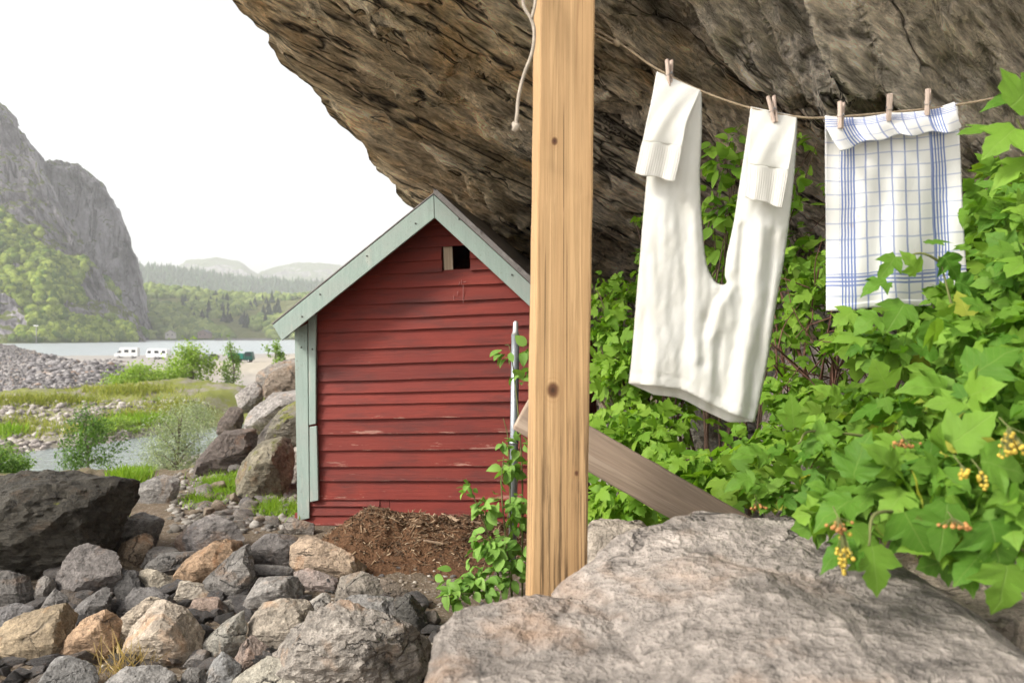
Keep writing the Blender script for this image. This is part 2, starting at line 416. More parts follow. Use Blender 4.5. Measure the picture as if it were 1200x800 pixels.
cd = [(150, [(350, 3300), (335, 3547), (326, 3712), (325, 4290)]), (200, [(350, 3300), (335, 3547), (325, 3712), (324, 4290)]),
      (222, [(350, 3300), (328, 3498), (311, 3630), (309, 4290)]), (256, [(350, 3300), (324, 3498), (306, 3630), (304, 4290)]),
      (284, [(350, 3300), (328, 3498), (311, 3630), (310, 4290)]), (304, [(350, 3300), (336, 3498), (325, 3630), (324, 4290)]),
      (322, [(350, 3300), (332, 3663), (317, 3844), (316, 4290)]), (352, [(350, 3300), (328, 3663), (311, 3844), (310, 4290)]),
      (385, [(350, 3300), (330, 3663), (313, 3844), (312, 4290)]), (430, [(350, 3300), (334, 3663), (318, 3844), (317, 4290)]),
      (600, [(350, 3300), (336, 3663), (324, 3844), (323, 4290)]), (900, [(350, 3300), (336, 3663), (328, 3844), (327, 4290)])]
pD = mountain('hills', cd, m_cliff('hill_rock', (.15, .14, .14), (.32, .30, .30), (.07, .10, .045), (.14, .16, .08), .68, .6), 220, 90, 30, .0042, 15)

def m_leaf(name, a, b, trans=.35, vein=False, rough=.6):
    """leaf: two tones chosen leaf by leaf, light shines through"""
    g = NT(name); rnd = g.n('ShaderNodeNewGeometry').outputs['Random Per Island']
    c = g.mix(rnd, a, b)
    if vein:
        uv = g.sep(g.n('ShaderNodeUVMap').outputs[0])
        ax = g.math('ABSOLUTE', uv[0])
        side = g.math('SINE', g.math('MULTIPLY', g.math('SUBTRACT', uv[1], g.math('MULTIPLY', ax, .9)), 42.0))
        vn = g.math('MAXIMUM', g.ramp(ax, [(.0, 1), (.022, 0)]), g.ramp(side, [(.93, 0), (1, .55)]))
        c = g.mix(g.math('MULTIPLY', vn, .35), c, (.26, .36, .10))
        c = g.mix(.35, c, g.ramp(g.noise(g.coord(), 20, 4), [(.3, .6), (.7, 1.3)]), 'MULTIPLY')
        g.put(g.b.inputs['Normal'], g.bump(g.math('SUBTRACT', g.noise(g.n('ShaderNodeUVMap').outputs[0], 6, 3), vn), .35, .004))
    if vein: c = g.mix(g.ramp(rnd, [(.965, 0), (.985, .8)]), c, (.36, .33, .05))
    sp_ = g.ramp(g.noise(g.coord(), 55, 3, .6), [(.70, 0), (.74, .5)]); c = g.mix(sp_, c, (.13, .08, .03))
    g.put(g.b.inputs['Base Color'], c); g.b.inputs['Roughness'].default_value = rough
    g.b.inputs['Specular IOR Level'].default_value = .22
    tr = g.n('ShaderNodeBsdfTranslucent'); g.put(tr.inputs[0], g.mix(1, c, (1.25, 1.35, .55), 'MULTIPLY'))
    mx = g.n('ShaderNodeMixShader'); mx.inputs[0].default_value = trans
    g.t.links.new(g.b.outputs[0], mx.inputs[1]); g.t.links.new(tr.outputs[0], mx.inputs[2]); g.t.links.new(mx.outputs[0], g.out.inputs[0])
    return g.m

def m_crowns(name, a, b):
    g = NT(name); rnd = g.n('ShaderNodeNewGeometry').outputs['Random Per Island']; co = g.coord()
    c = g.mix(rnd, a, b); n = g.noise(co, .9, 5, .7)
    c = g.mix(.8, c, g.ramp(n, [(.3, .45), (.7, 1.4)]), 'MULTIPLY')
    return g.done(c, .95, g.bump(n, 1, 1.2), .05)

def crowns(name, pts, sizes, mat, conifer=False):
    """a wooded hillside that reads as one mass"""
    iv, jf = ico(2); vs = []; fs = []; nv = 0
    if conifer:
        n = 7; ring = [(math.cos(6.283 * k / n), math.sin(6.283 * k / n), 0) for k in range(n)]
        iv = np.array([(x * r, y * r, z) for r, z in ((1, 0), (.55, .75), (.7, .7), (.3, 1.5), (.42, 1.45), (.02, 2.6)) for x, y, _ in ring])
        jf = np.array([q for i in range(5) for k in range(n) for q in ((i * n + k, i * n + (k + 1) % n, (i + 1) * n + k), ((i + 1) * n + k, i * n + (k + 1) % n, (i + 1) * n + (k + 1) % n))])
    for p, s in zip(pts, sizes):
        q = iv * (1 + rng.normal(0, .17 if not conifer else .1, (len(iv), 1)))
        q = q * np.array([s * rng.uniform(.8, 1.25), s * rng.uniform(.8, 1.25), s * rng.uniform(.8, 1.3) * (1 if not conifer else 1.1)])
        vs.append(q + np.array(p) + np.array([0, 0, s * (.35 if not conifer else -.2)])); fs.append(jf + nv); nv += len(iv)
    return tag(mesh_obj(name, np.concatenate(vs), np.concatenate(fs), mat, smooth=False), kind='stuff')

def sample(pg, n, ok):
    """random points on a mountain grid where ok(u01, t01, point, slope) holds"""
    nu, nv = pg.shape[:2]; out = []; k = 0
    while len(out) < n and k < n * 30:
        k += 1
        i = rng.integers(1, nu - 1); j = rng.integers(1, nv - 1)
        p = pg[i, j] + (pg[i + 1, j] - pg[i, j]) * rng.random() + (pg[i, j + 1] - pg[i, j]) * rng.random()
        nn = np.cross(pg[i + 1, j] - pg[i - 1, j], pg[i, j + 1] - pg[i, j - 1]); nn = nn / (np.linalg.norm(nn) + 1e-9)
        u = 600 + F * p[0] / p[1]; v = HV - F * (p[2] - E) / p[1]
        if ok(u, v, p, abs(nn[2])): out.append(p)
    return out
def clump(p, s, th): return perlin(np.array([p]) * s)[0] > th
def veg_line(u): return np.interp(u, [-100, 0, 40, 65, 100, 130, 160, 180], [215, 226, 262, 285, 330, 355, 378, 392])
okA = lambda u, v, p, s: -40 < u < 178 and v > veg_line(u) - 22 and v < 399 and (clump(p, .022, -.22) if v > veg_line(u) + 22 else clump(p, .03, .12 - (v - veg_line(u)) * .012)) and not clump(p * np.array([1, 1, .4]) + 40, .02, .42) and s > .12
tA = sample(pA, 6200, okA)
crowns('hillside_birch_wood', tA, rng.uniform(1.3, 3.9, len(tA)), m_crowns('birch_crowns', (.06, .11, .015), (.28, .34, .06)))
tE = sample(pE, 2600, lambda u, v, p, s: 120 < u < 430 and v < 397 and p[1] < 1150 and clump(p, .014, -.1))
crowns('lakeside_wood', tE, rng.uniform(2.5, 6.5, len(tE)), m_crowns('wood_crowns', (.085, .14, .03), (.27, .32, .09)))
tC = sample(pC, 2300, lambda u, v, p, s: 150 < u < 420 and p[1] < 2400 and p[1] > 1920)
crowns('spruce_forest', tC, rng.uniform(5, 9, len(tC)), m_crowns('spruce_crowns', (.035, .085, .035), (.075, .13, .055)), True)
tE2 = sample(pE, 60, lambda u, v, p, s: 200 < u < 330 and 352 < v < 385 and p[1] < 1100)
crowns('hillside_spruces', tE2, rng.uniform(3.5, 5.5, len(tE2)), m_crowns('dark_spruce', (.012, .03, .014), (.025, .05, .02)), True)

# the air between here and the hills
if HAZE:
    mb = MB(); mb.box((-2700, -2700, -48), (2700, 4400, 470))
    g = NT('haze'); g.t.nodes.remove(g.b); pvn = g.n('ShaderNodeVolumePrincipled')
    pvn.inputs['Color'].default_value = (1, 1, 1, 1); pvn.inputs['Density'].default_value = HAZE; pvn.inputs['Anisotropy'].default_value = .2
    g.t.links.new(pvn.outputs[0], g.out.inputs['Volume'])
    tag(mb.build('haze', g.m), kind='stuff')
# ------------------------------------------------------------------ the overhanging rock
def m_overhang():
    g = NT('overhang_rock'); co = g.coord()
    # foliation runs down to the right and away
    def dot(v):
        x = g.n('ShaderNodeVectorMath', operation='DOT_PRODUCT'); g.put(x.inputs[0], co); x.inputs[1].default_value = v; return x.outputs['Value']
    A1 = Vector((1, .7, -.42)).normalized(); A3 = Vector((-.24, -.19, -1)).normalized(); A2 = A1.cross(A3).normalized()
    cx = g.n('ShaderNodeCombineXYZ')
    for i_, a_ in enumerate((A1, A2, A3)): g.put(cx.inputs[i_], dot(a_))
    st = cx.outputs[0]
    f1 = g.noise(g.map(st, (.55, 2.6, 3.2)), 1, 8, .66, .2)
    f2 = g.noise(g.map(st, (1.7, 10, 13)), 1, 6, .68, .15)
    f3 = g.noise(g.map(st, (8, 34, 40)), 1, 4, .65, .1)
    big = g.noise(co, .55, 5, .6, .4)
    base = g.ramp(f1, [(.30, (.10, .08, .055)), (.42, (.36, .28, .18)), (.53, (.58, .48, .33)), (.66, (.70, .61, .46)), (.8, (.42, .34, .23))])
    s = g.sep(co)
    grey = g.math('ADD', g.math('MULTIPLY', s[0], .3), g.math('MULTIPLY', g.math('SUBTRACT', big, .5), 1.6))
    base = g.mix(g.ramp(grey, [(-.1, 0), (.6, .9)]), base, g.mix(f1, (.30, .265, .23), (.78, .71, .63)))
    gl = g.math('ADD', g.math('MULTIPLY', s[0], -.9), g.math('MULTIPLY', g.math('SUBTRACT', big, .5), 1.5))
    base = g.mix(g.ramp(gl, [(1.15, 0), (1.5, .8)]), base, g.mix(f2, (.13, .125, .13), (.36, .34, .34)))
    c = g.mix(.85, base, g.ramp(f2, [(.34, .30), (.46, 1.2), (.68, 2.1)]), 'MULTIPLY')
    c = g.mix(.8, c, g.ramp(f3, [(.33, .5), (.66, 1.7)]), 'MULTIPLY')
    oc = g.ramp(g.noise(co, 1.3, 6, .65, .5), [(.52, 0), (.66, .6)])
    c = g.mix(oc, c, g.mix(1, c, (1.15, .9, .58), 'MULTIPLY'))
    dk = g.ramp(g.noise(g.map(st, (.5, 1.2, 2.4)), 1, 7, .68, .3), [(.60, 0), (.70, .6)])
    c = g.mix(dk, c, (.045, .036, .03))
    ln = g.noise(g.map(st, (.22, 3.2, 3.0)), 1, 4, .6, .25)
    ck = g.ramp(g.math('ABSOLUTE', g.math('SUBTRACT', ln, .5)), [(.0, 1), (.024, 0)])
    ck = g.math('MULTIPLY', ck, g.ramp(g.noise(co, .9, 4), [(.36, 0), (.48, 1)]))
    c = g.mix(ck, c, (.03, .025, .02))
    wl = g.ramp(g.noise(g.map(st, (.5, 5, 4)), 1, 5, .6, .8), [(.68, 0), (.73, .5)])
    c = g.mix(wl, c, (.5, .47, .44))
    h = g.math('ADD', g.math('MULTIPLY', f1, 1.6), g.math('MULTIPLY', f2, .9)); h = g.math('ADD', h, g.math('MULTIPLY', f3, .35)); h = g.math('SUBTRACT', h, g.math('MULTIPLY', ck, .5))
    return g.done(c, .85, g.bump(h, 1.0, .17), .2)

def lipX(Y): return -2.02 + .235 * (Y - 5)
NY, NU, NO = 400, 330, 46
ys = np.linspace(2.35, 11.8, NY)
tpar = np.concatenate([-np.geomspace(9, .03, NO), np.linspace(0, 1, NU) ** 1.05 * 8.2])
Yg, Tg = np.meshgrid(ys, tpar, indexing='ij')
lx = lipX(Yg)
wob = fbm(np.stack([Yg.ravel() * .9, 0 * Yg.ravel(), 0 * Yg.ravel() + 3], -1), 4).reshape(Yg.shape)
lx = lx + .22 * wob
Xo = np.where(Tg >= 0, lx + Tg, lx + .16 * np.abs(Tg))
under = 2.683 - .19 * Yg - .24 * Xo
q = Yg + .45 * Xo
under = under - 1.6 * np.log1p(np.exp((q - 9.2) / .3)) * .3 - 1.9 * np.log1p(np.exp((Xo - 4.0) / .25)) * .25
liftlip = 2.683 - .19 * Yg - .24 * lx
rnd_ = .28 * np.exp(-np.abs(Tg) / .22)            # rounded lip
Zo = np.where(Tg >= 0, under + rnd_ * .5, liftlip + np.abs(Tg) + rnd_ * .5)
Xo = Xo + rnd_ * .25 * (Tg >= 0) + .07 * (Tg < 0) * (1 - np.exp(-np.abs(Tg) / .2))
Zo = np.maximum(E + Zo, -.4)
pts = np.stack([Xo, Yg, Zo], -1).reshape(-1, 3)
# frame of the foliation
d1 = np.array([1, .7, -.42]); d1 /= np.linalg.norm(d1)
nrm0 = np.array([-.24, -.19, -1.0]); nrm0 /= np.linalg.norm(nrm0)
d2 = np.cross(d1, nrm0); d2 /= np.linalg.norm(d2)
fa = pts @ d1; fb = pts @ d2; fc = pts @ nrm0
fp = np.stack([fa, fb, fc], -1)
big = fbm(fp * np.array([.35, .8, .6]) + 3, 3, .5)
warp = fbm(fp * np.array([.45, 1.0, 1]) + 31, 4, .55)
saw = ((fb * .85 + warp * .75) % 1.0); saw = np.where(saw < .82, saw / .82, (1 - saw) / .18)       # broken ledges
saw2 = ((fb * 2.7 + warp * 2.2 + .3) % 1.0); saw2 = np.where(saw2 < .8, saw2 / .8, (1 - saw2) / .2)
m1 = sst(-.15, .35, fbm(fp * np.array([.3, .7, .5]) + 70, 3))
mid = fbm(fp * np.array([.55, 3.4, 3.0]) + 11, 5, .6)
fine = fbm(fp * np.array([1.8, 13, 12]) + 5, 4, .6)
blocks = fbm(fp * np.array([2.1, 3.0, 3.0]) + 44, 4, .55, True)
disp = .34 * big + .30 * (saw - .5) * (.35 + .65 * m1) + .11 * (saw2 - .5) * (.3 + .7 * m1) + .075 * mid + .035 * fine + .045 * blocks * sst(.5, 2.2, pts[:, 0])
# the two heavy blocks at the upper right and the recess between them
def bump_at(u, v, Yc, ru, rv, amp, ang=0):
    c = np.array(P(u, v, Yc)); dd = pts - c; a = dd @ d1; b = dd @ d2
    return amp * np.exp(-(a / ru) ** 4 - (b / rv) ** 4)
disp = disp + bump_at(1120, 40, 3.7, .75, .38, .34) + bump_at(900, 60, 3.9, .9, .33, .16) - bump_at(1075, 75, 4.1, .75, .17, .26)
Gn = np.stack(np.gradient(pts.reshape(NY, -1, 3), axis=0), 0); Gt = np.stack(np.gradient(pts.reshape(NY, -1, 3), axis=1), 0)
Nn = np.cross(Gn.reshape(-1, 3), Gt.reshape(-1, 3)); Nn /= np.linalg.norm(Nn, axis=1)[:, None] + 1e-9
flip = np.sign(np.sum(Nn * np.array([-.3, -.4, -.6]), 1)); Nn *= np.where(flip == 0, 1, flip)[:, None]
sm = Nn * .5 + nrm0 * .5
lipmask = 1 - .72 * np.exp(-(Tg.ravel() / .45) ** 2)
pts = pts + sm * (disp * lipmask)[:, None]
ng = len(tpar)
faces = grid_faces(NY, ng)
# close the mass: a top sheet and two end caps far from view
top = pts.reshape(NY, ng, 3)[:, [0, -1]].copy(); top[:, 0, 2] = 11; top[:, 1, 2] = 11; top[:, 1, 0] = 7.5
allv = np.vstack([pts, top.reshape(-1, 3)]); b0 = len(pts)
fl = [tuple(f) for f in faces.tolist()]
for i in range(NY - 1):
    fl += [(i * ng, (i + 1) * ng, b0 + (i + 1) * 2, b0 + i * 2), (b0 + i * 2, b0 + (i + 1) * 2, b0 + (i + 1) * 2 + 1, b0 + i * 2 + 1),
           (b0 + i * 2 + 1, b0 + (i + 1) * 2 + 1, (i + 1) * ng + ng - 1, i * ng + ng - 1)]
for i in (0, NY - 1):
    fl.append(tuple([i * ng + k for k in range(ng)] + [b0 + i * 2 + 1, b0 + i * 2]))
tag(mesh_obj('rock_overhang', allv, fl, m_overhang()), kind='structure')

# ------------------------------------------------------------------ the red hut
def m_redpaint():
    g = NT('red_paint'); co = g.coord(); s = g.sep(co)
    oi = g.n('ShaderNodeNewGeometry').outputs['Random Per Island']
    gr = g.noise(g.map(co, (2.2, 30, 60)), 1, 6, .65); n = g.noise(co, 2.2, 5, .6); f = g.noise(g.map(co, (14, 60, 90)), 1, 4, .6)
    c = g.mix(gr, (.135, .0175, .0115), (.235, .037, .024))
    c = g.mix(.75, c, g.ramp(oi, [(0, .78), (1, 1.12)]), 'MULTIPLY')
    c = g.mix(g.ramp(n, [(.4, 0), (.75, .6)]), c, (.11, .018, .016))
    # worn lower boards: paint gone along their drip edges
    worn = g.math('ADD', g.math('MULTIPLY', g.noise(g.map(co, (3.0, 10, 24)), 1, 6, .7), 1.0), g.ramp(s[2], [(.05, .06), (.7, .10), (1.0, .0), (1.3, -.3)]))
    uv = g.sep(g.n('ShaderNodeUVMap').outputs[0])
    worn = g.math('ADD', worn, g.ramp(uv[1], [(0, .13), (.30, .02), (.5, -.12)]))
    wm = g.ramp(worn, [(.75, 0), (.79, .7)])
    c = g.mix(wm, c, g.mix(f, (.24, .10, .08), (.42, .25, .19)))
    grime = g.ramp(g.noise(g.map(co, (1.3, 1, 7)), 1, 6, .7), [(.48, 0), (.66, .85)])
    c = g.mix(g.math('MULTIPLY', grime, .85), c, (.07, .020, .017))
    sp = g.ramp(g.noise(g.map(co, (40, 40, 60)), 1, 2, .5), [(.72, 0), (.76, .6)])
    c = g.mix(sp, c, (.06, .02, .018))
    h = g.math('ADD', g.math('MULTIPLY', gr, .8), g.math('MULTIPLY', wm, -.5)); h = g.math('ADD', h, g.math('MULTIPLY', f, .35))
    return g.done(c, .68, g.bump(h, .6, .006), .25)
def m_greenpaint():
    g = NT('green_paint'); co = g.coord()
    gr = g.noise(g.map(co, (30, 30, 2.5)), 1, 5, .65); n = g.noise(co, 3.5, 6, .65); f = g.noise(co, 45, 4, .7)
    c = g.mix(gr, (.20, .262, .228), (.335, .40, .355))
    c = g.mix(g.ramp(n, [(.45, 0), (.7, .8)]), c, (.30, .32, .29))
    c = g.mix(g.ramp(f, [(.62, 0), (.7, .7)]), c, (.17, .17, .14))
    c = g.mix(g.ramp(g.noise(g.map(co, (8, 8, 1.5)), 1, 5, .7), [(.6, 0), (.68, .5)]), c, (.44, .42, .37))
    return g.done(c, .75, g.bump(g.math('ADD', gr, f), .5, .005), .25)
def m_wood(name, a, b, axis=2, sc=1.0, rough=.75, knots=(), grain=14.0, crack=.3, stain=0.0):
    """sawn timber, grain along one axis of the object"""
    g = NT(name); co = g.coord(); st = [grain, grain, grain]; st[axis] = .55
    wv = g.noise(g.map(co, [k * sc for k in st]), 1, 5, .6, 1.2)
    fine = g.noise(g.map(co, [k * sc * (9 if i != axis else 5) for i, k in enumerate(st)]), 1, 4, .7)
    c = g.mix(g.ramp(wv, [(.3, 0), (.7, 1)]), a, b)
    bands = g.math('SINE', g.math('MULTIPLY', wv, 38.0))
    c = g.mix(g.math('MULTIPLY', g.ramp(bands, [(.0, 0), (.9, 1)]), .32), c, [x * .62 for x in a])
    c = g.mix(.55, c, g.ramp(fine, [(.3, .72), (.7, 1.2)]), 'MULTIPLY')
    ck = g.ramp(g.noise(g.map(co, [k * sc * (3.2 if i != axis else .9) for i, k in enumerate(st)]), 1, 3, .5), [(.66, 0), (.70, crack)])
    c = g.mix(ck, c, [x * .3 for x in a])
    if stain:
        sg = g.noise(g.map(co, [k * sc * (2.4 if i != axis else 2.6) for i, k in enumerate(st)]), 1, 5, .7)
        zz = g.sep(co)[axis]
        sm_ = g.math('MULTIPLY', g.ramp(sg, [(.5, 0), (.6, 1)]), g.ramp(zz, [(.72 + .28, 1), (1.0, .9), (.0, 1)]) if False else stain)
        low = g.ramp(g.math('DIVIDE', zz, 3.0), [(.28, 1), (.43, .75), (.50, .12), (.6, .04)])
        c = g.mix(g.math('MULTIPLY', sm_, low), c, (.10, .06, .03))
    for (kx, ky, kz, r) in knots:
        d = g.n('ShaderNodeVectorMath', operation='DISTANCE'); g.put(d.inputs[0], g.map(co, (1, .25, .75), loc=(0, 0, 0))); d.inputs[1].default_value = (kx, ky * .25, kz * .75)
        dd = g.math('ADD', g.math('DIVIDE', d.outputs['Value'], r), g.math('MULTIPLY', g.math('SUBTRACT', g.noise(co, 40, 3), .5), .45))
        ring = g.math('SINE', g.math('MULTIPLY', dd, 9.0))
        c = g.mix(g.math('MULTIPLY', g.ramp(g.math('DIVIDE', dd, 4.0), [(.18, .55), (.75, 0)]), g.ramp(ring, [(.3, .2), (1, .8)])), c, (.32, .17, .07))
        c = g.mix(g.ramp(g.math('DIVIDE', dd, 4.0), [(.17, .95), (.30, 0)]), c, (.10, .042, .02))
        c = g.mix(g.ramp(g.math('DIVIDE', dd, 4.0), [(.05, .7), (.14, 0)]), c, (.03, .015, .01))
    return g.done(c, rough, g.bump(g.math('ADD', wv, g.math('MULTIPLY', fine, .5)), .4, .004), .25)

YH = 6.5
O = P(345, 613, YH); ya, ro = R(-10), R(2.0)
ex = Vector((math.cos(ya) * math.cos(ro), math.sin(ya) * math.cos(ro), math.sin(ro)))
ey = Vector((-math.sin(ya), math.cos(ya), 0)); ez = ex.cross(ey).normalized(); ey = ez.cross(ex)
HM = Matrix((ex, ey, ez)).transposed().to_4x4(); HM.translation = O
CAMP = Vector((0, 0, E))
def hl(u, v, y=0.0):
    """photo pixel -> (x, z) on the plane y of the hut's own frame"""
    d = Vector(((u - 600) / F, 1, (HV - v) / F)); t = (y - (CAMP - O).dot(ey)) / d.dot(ey); p = CAMP + d * t - O
    return p.dot(ex), p.dot(ez)
hut = thing('red_hut', 'small red clapboard hut with pale green trim and a gable under the rock overhang', 'hut')
hut.matrix_world = HM
MRED, MGRN = m_redpaint(), m_greenpaint()
MGREY = m_wood('grey_roof_boards', (.17, .15, .14), (.27, .25, .235), 1, 1)
MINT = m_plain('dark_inside', (.02, .017, .015), .9)  # near-black floor, the shade inside the hut put into its colour
OH = -.24                                                     # the gable overhangs the wall
rx, rz = hl(509, 229, OH); lx0, lz0 = hl(321, 381, OH)
sl_ = (rz - lz0) / (rx - lx0)
qx, qz = hl(625, 336, OH); slr = (rz - qz) / (qx - rx)        # the two slopes differ a little
W = 2 * (rx - hl(345, 500)[0]) + hl(345, 500)[0]              # right edge of the wall
W = hl(678, 480)[0]
def roof_z(x, drop=0.0): return rz - ((rx - x) * sl_ if x < rx else (x - rx) * slr) - drop
bw = .155                                                     # depth of barge board, measured straight down
vb = [614, 602.5, 584, 562.5, 546, 527, 508.5, 491, 474, 461, 446.5, 428, 410.5, 390, 376, 359.5, 342, 326, 312.5, 297.6, 285.5, 272.6, 258, 244]
zb = [hl(372, v)[1] for v in vb]
vx0, vz0 = hl(519, 324); vx1, vz1 = hl(551.5, 297.6)
near_ = lambda z: min(zb, key=lambda q_: abs(q_ - z))
vz0 = near_(vz0); vz1 = zb[zb.index(vz0) + 2]
boards = MB()
def board(z0, z1, xa, xb, seed):
    n = max(3, int((xb - xa) / .06)); rr = np.random.default_rng(seed)
    ph = rr.uniform(0, 50); v = []; uvs = []
    for i in range(n + 1):
        f = i / n
        wv_ = perlin(np.array([[f * (xb - xa) * 1.3 + ph, 0, 0], [f * (xb - xa) * 5 + ph, 3, 0], [f * (xb - xa) * 1.1 + ph, 7, 1]]))
        zl = z0 + wv_[0] * .005 + wv_[1] * .002; yo = wv_[2] * .008
        zt = z1 + .014
        A = [max(xa, rx - (rz + .0 - z) / sl_) if z > 1.0 else xa for z in (zl, zt)]
        B = [min(xb, rx + (rz + .0 - z) / slr) if z > 1.0 else xb for z in (zl, zt)]
        x0 = A[0] + (B[0] - A[0]) * f; x1 = A[1] + (B[1] - A[1]) * f
        v += [(x0, -.004, zl), (x0, -.034 + yo, zl), (x0, -.033 + yo, zl + .004), (x1, -.008 + yo * .5, zt), (x1, .004, zt)]
        uvs += [(f, 0), (f, 0), (f, .03), (f, 1), (f, 1)]
    fc = []
    for i in range(n):
        for k in range(4): fc.append((i * 5 + k, i * 5 + k + 1, (i + 1) * 5 + k + 1, (i + 1) * 5 + k))
    fc += [(0, 4, 3, 2, 1), (n * 5, n * 5 + 1, n * 5 + 2, n * 5 + 3, n * 5 + 4)]
    boards.add(v, fc, uvs)
xl = hl(358, 500)[0]; xm, xm2 = hl(446, 590)[0], hl(457, 590)[0]
for i in range(len(zb) - 1):
    z0, z1 = zb[i], zb[i + 1]
    a, b = (hl(346, 600)[0] if i == 0 else xl), W
    if z1 > rz - .08: break
    if z0 > vz0 - .01 and z1 < vz1 + .01:
        board(z0, z1, a, vx0, i * 7 + 1); board(z0, z1, vx1, b, i * 7 + 2)
    elif i == 1:
        zh = (z0 + z1) / 2 + .01
        board(z0, zh, a, xm, 501); board(zh, z1, a, xm, 502); board(z0, z1, xm + .004, xm2, 503); board(z0, z1, xm2 + .004, b, 504)
    else: board(z0, z1, a, b, i * 7 + 3)
wl_ = mesh_obj('clapboard_wall', boards.v, boards.f, MRED, hut, False, boards.u)
DH = 2.1
for xa in (.10, W - .05):
    sd = MB(); sd.box((xa, .012, -.02), (xa + .03, DH, roof_z(0) - .05)); sd.build('side_wall', MRED, hut)
bk = MB(); bk.prism([(.0, 0), (W, 0), (W, roof_z(W) - .04), (rx, rz - .04), (0, roof_z(0) - .04)], DH, DH + .03); bk.build('back_wall', MRED, hut)
fl_ = MB(); fl_.box((.06, .06, -.02), (W - .06, DH - .01, .02)); fl_.build('floor', MINT, hut)
# vent opening with one board left in it
vt = MB(); xx = vx0 + (vx1 - vx0) * .36; vt.box((vx0 + .012, .0, vz0 - .01), (xx, .02, vz1 + .02)); vt.build('vent_board', m_wood('bare_board', (.30, .22, .15), (.46, .36, .26), 2, 1), hut)
# corner boards
def pxprism(pts_, y0, y1, name, mat=MGRN, bev=.004):
    m = MB(); m.prism([hl(u, v, y0) for u, v in pts_], y0, y1); return m.build(name, mat, hut, bevel=bev)
pxprism([(348.5, 610), (362.5, 607), (360, 379), (345, 386)], -.052, -.036, 'corner_board')
pxprism([(362, 498), (370, 496.5), (370, 368), (361, 374)], -.066, -.037, 'corner_board')
pxprism([(363, 588), (373, 586), (371, 499), (362.5, 500)], -.064, -.037, 'corner_board')
m = MB(); m.box((W - .08, -.052, .0), (W + .01, -.036, roof_z(W) - .14)); m.build('corner_board', MGRN, hut)
# roof: boards on either slope, barge boards with cut ends
ll = lx0; rr_ = W + .10
nb = 9
for sgn, xe in ((-1, ll), (1, rr_)):
    rf = MB()
    for k in range(nb):
        y0 = OH - .02 + k * (DH + .40) / nb; y1 = y0 + (DH + .40) / nb - .006
        t0 = (.034 if sgn > 0 else .006) + rng.uniform(0, .012 if sgn > 0 else .006)
        rf.prism([(rx, rz + .01), (xe + sgn * rng.uniform(.0, .03), roof_z(xe) + .006), (xe + sgn * rng.uniform(.0, .03), roof_z(xe) + .006 + t0), (rx, rz + .012 + t0)], y0, y1)
    for k, fr in enumerate((.02, .30, .56, .80) if sgn > 0 else ()):              # battens that lift the covering boards
        xa = rx + (xe - rx) * fr; xb2 = rx + (xe - rx) * min(1.02, fr + .30)
        rf.prism([(xa, roof_z(xa) + .045), (xb2, roof_z(xb2) + .04), (xb2, roof_z(xb2) + .062), (xa, roof_z(xa) + .067)], OH - .035 + .01 * (k % 2), DH + .16)
    rf.build('roof', MGREY, hut)
    bg_ = MB()
    bot = xe + sgn * (-.075)
    bg_.prism([(rx, rz), (xe, roof_z(xe)), (bot, roof_z(bot, bw * 1.16)), (rx, rz - bw * 1.16)] if sgn < 0 else
              [(rx + .004, rz), (rx + .004, rz - bw * 1.16), (bot, roof_z(bot, bw * 1.16)), (xe, roof_z(xe))], OH - .024, OH)
    bo = bg_.build('barge_board', MGRN, hut, bevel=.003)
    sf = MB(); y = rx + sgn * .01
    sf.prism([(rx, rz - .02), (xe, roof_z(xe, .015)), (xe, roof_z(xe, .035)), (rx, rz - .045)], OH + .002, DH + .1); sf.build('soffit', MRED, hut)
# nail heads on the barge boards
nm = m_plain('nail', (.03, .025, .02), .6)
for (u, v) in [(538, 257), (487, 262), (375, 345), (354, 371), (353, 407), (366, 409), (600, 322), (430, 300)]:
    x, z = hl(u, v, OH - .026 if v < 380 else -.068); y = OH - .029 if v < 380 else -.070
    m = MB(); m.tube([(x, y, z), (x, y + .006, z)], .007, 8); m.build('nail', nm, hut)
# faint chalk marks on the gable: small strokes
ck = m_plain('chalk', (.42, .20, .18), .9)
for a, b in [((538, 334), (539, 330)), ((541, 333), (541, 328)), ((543, 331), (546, 330)), ((536, 346), (537, 341)), ((543, 355), (543, 334)), ((532, 352), (532, 346))]:
    xa, za = hl(*a, -.03); xb3, zb3 = hl(*b, -.03); cm = MB(); cm.tube([(xa, -.0355, za), (xb3, -.0355, zb3)], .0022, 5); cm.build('chalk_mark', ck, hut)

# ------------------------------------------------------------------ timber post, brace, pole, ropes
YP = 2.05
kl = lambda u, v: P(u, v, YP)
a_, b_, c_, d_ = kl(632.5, 0), kl(698.5, 0), kl(688.5, 690), kl(622.5, 690)
up = ((a_ + b_) / 2 - (c_ + d_) / 2); per = up / up.z
zlo, zhi = .30, 3.3
cen = lambda z: (c_ + d_) / 2 + per * (z - (c_.z))
wd = (b_ - a_).length / 2
post = MB()
for z in np.linspace(zlo, zhi, 26):
    cc_ = cen(z); j = rng.normal(0, .0008, 4)
    post.v += [(cc_.x - wd + j[0], YP + j[1], z), (cc_.x + wd + j[2], YP + .012 + j[3], z), (cc_.x + wd + j[0] - .012, YP + .16, z), (cc_.x - wd - .012 + j[2], YP + .15, z)]
for i in range(25): post.f += [(i * 4 + k, i * 4 + (k + 1) % 4, i * 4 + 4 + (k + 1) % 4, i * 4 + 4 + k) for k in range(4)]
post.f += [(3, 2, 1, 0), (100, 101, 102, 103)]
k1, k2, k3 = kl(650, 165), kl(648, 457), kl(676, 555)
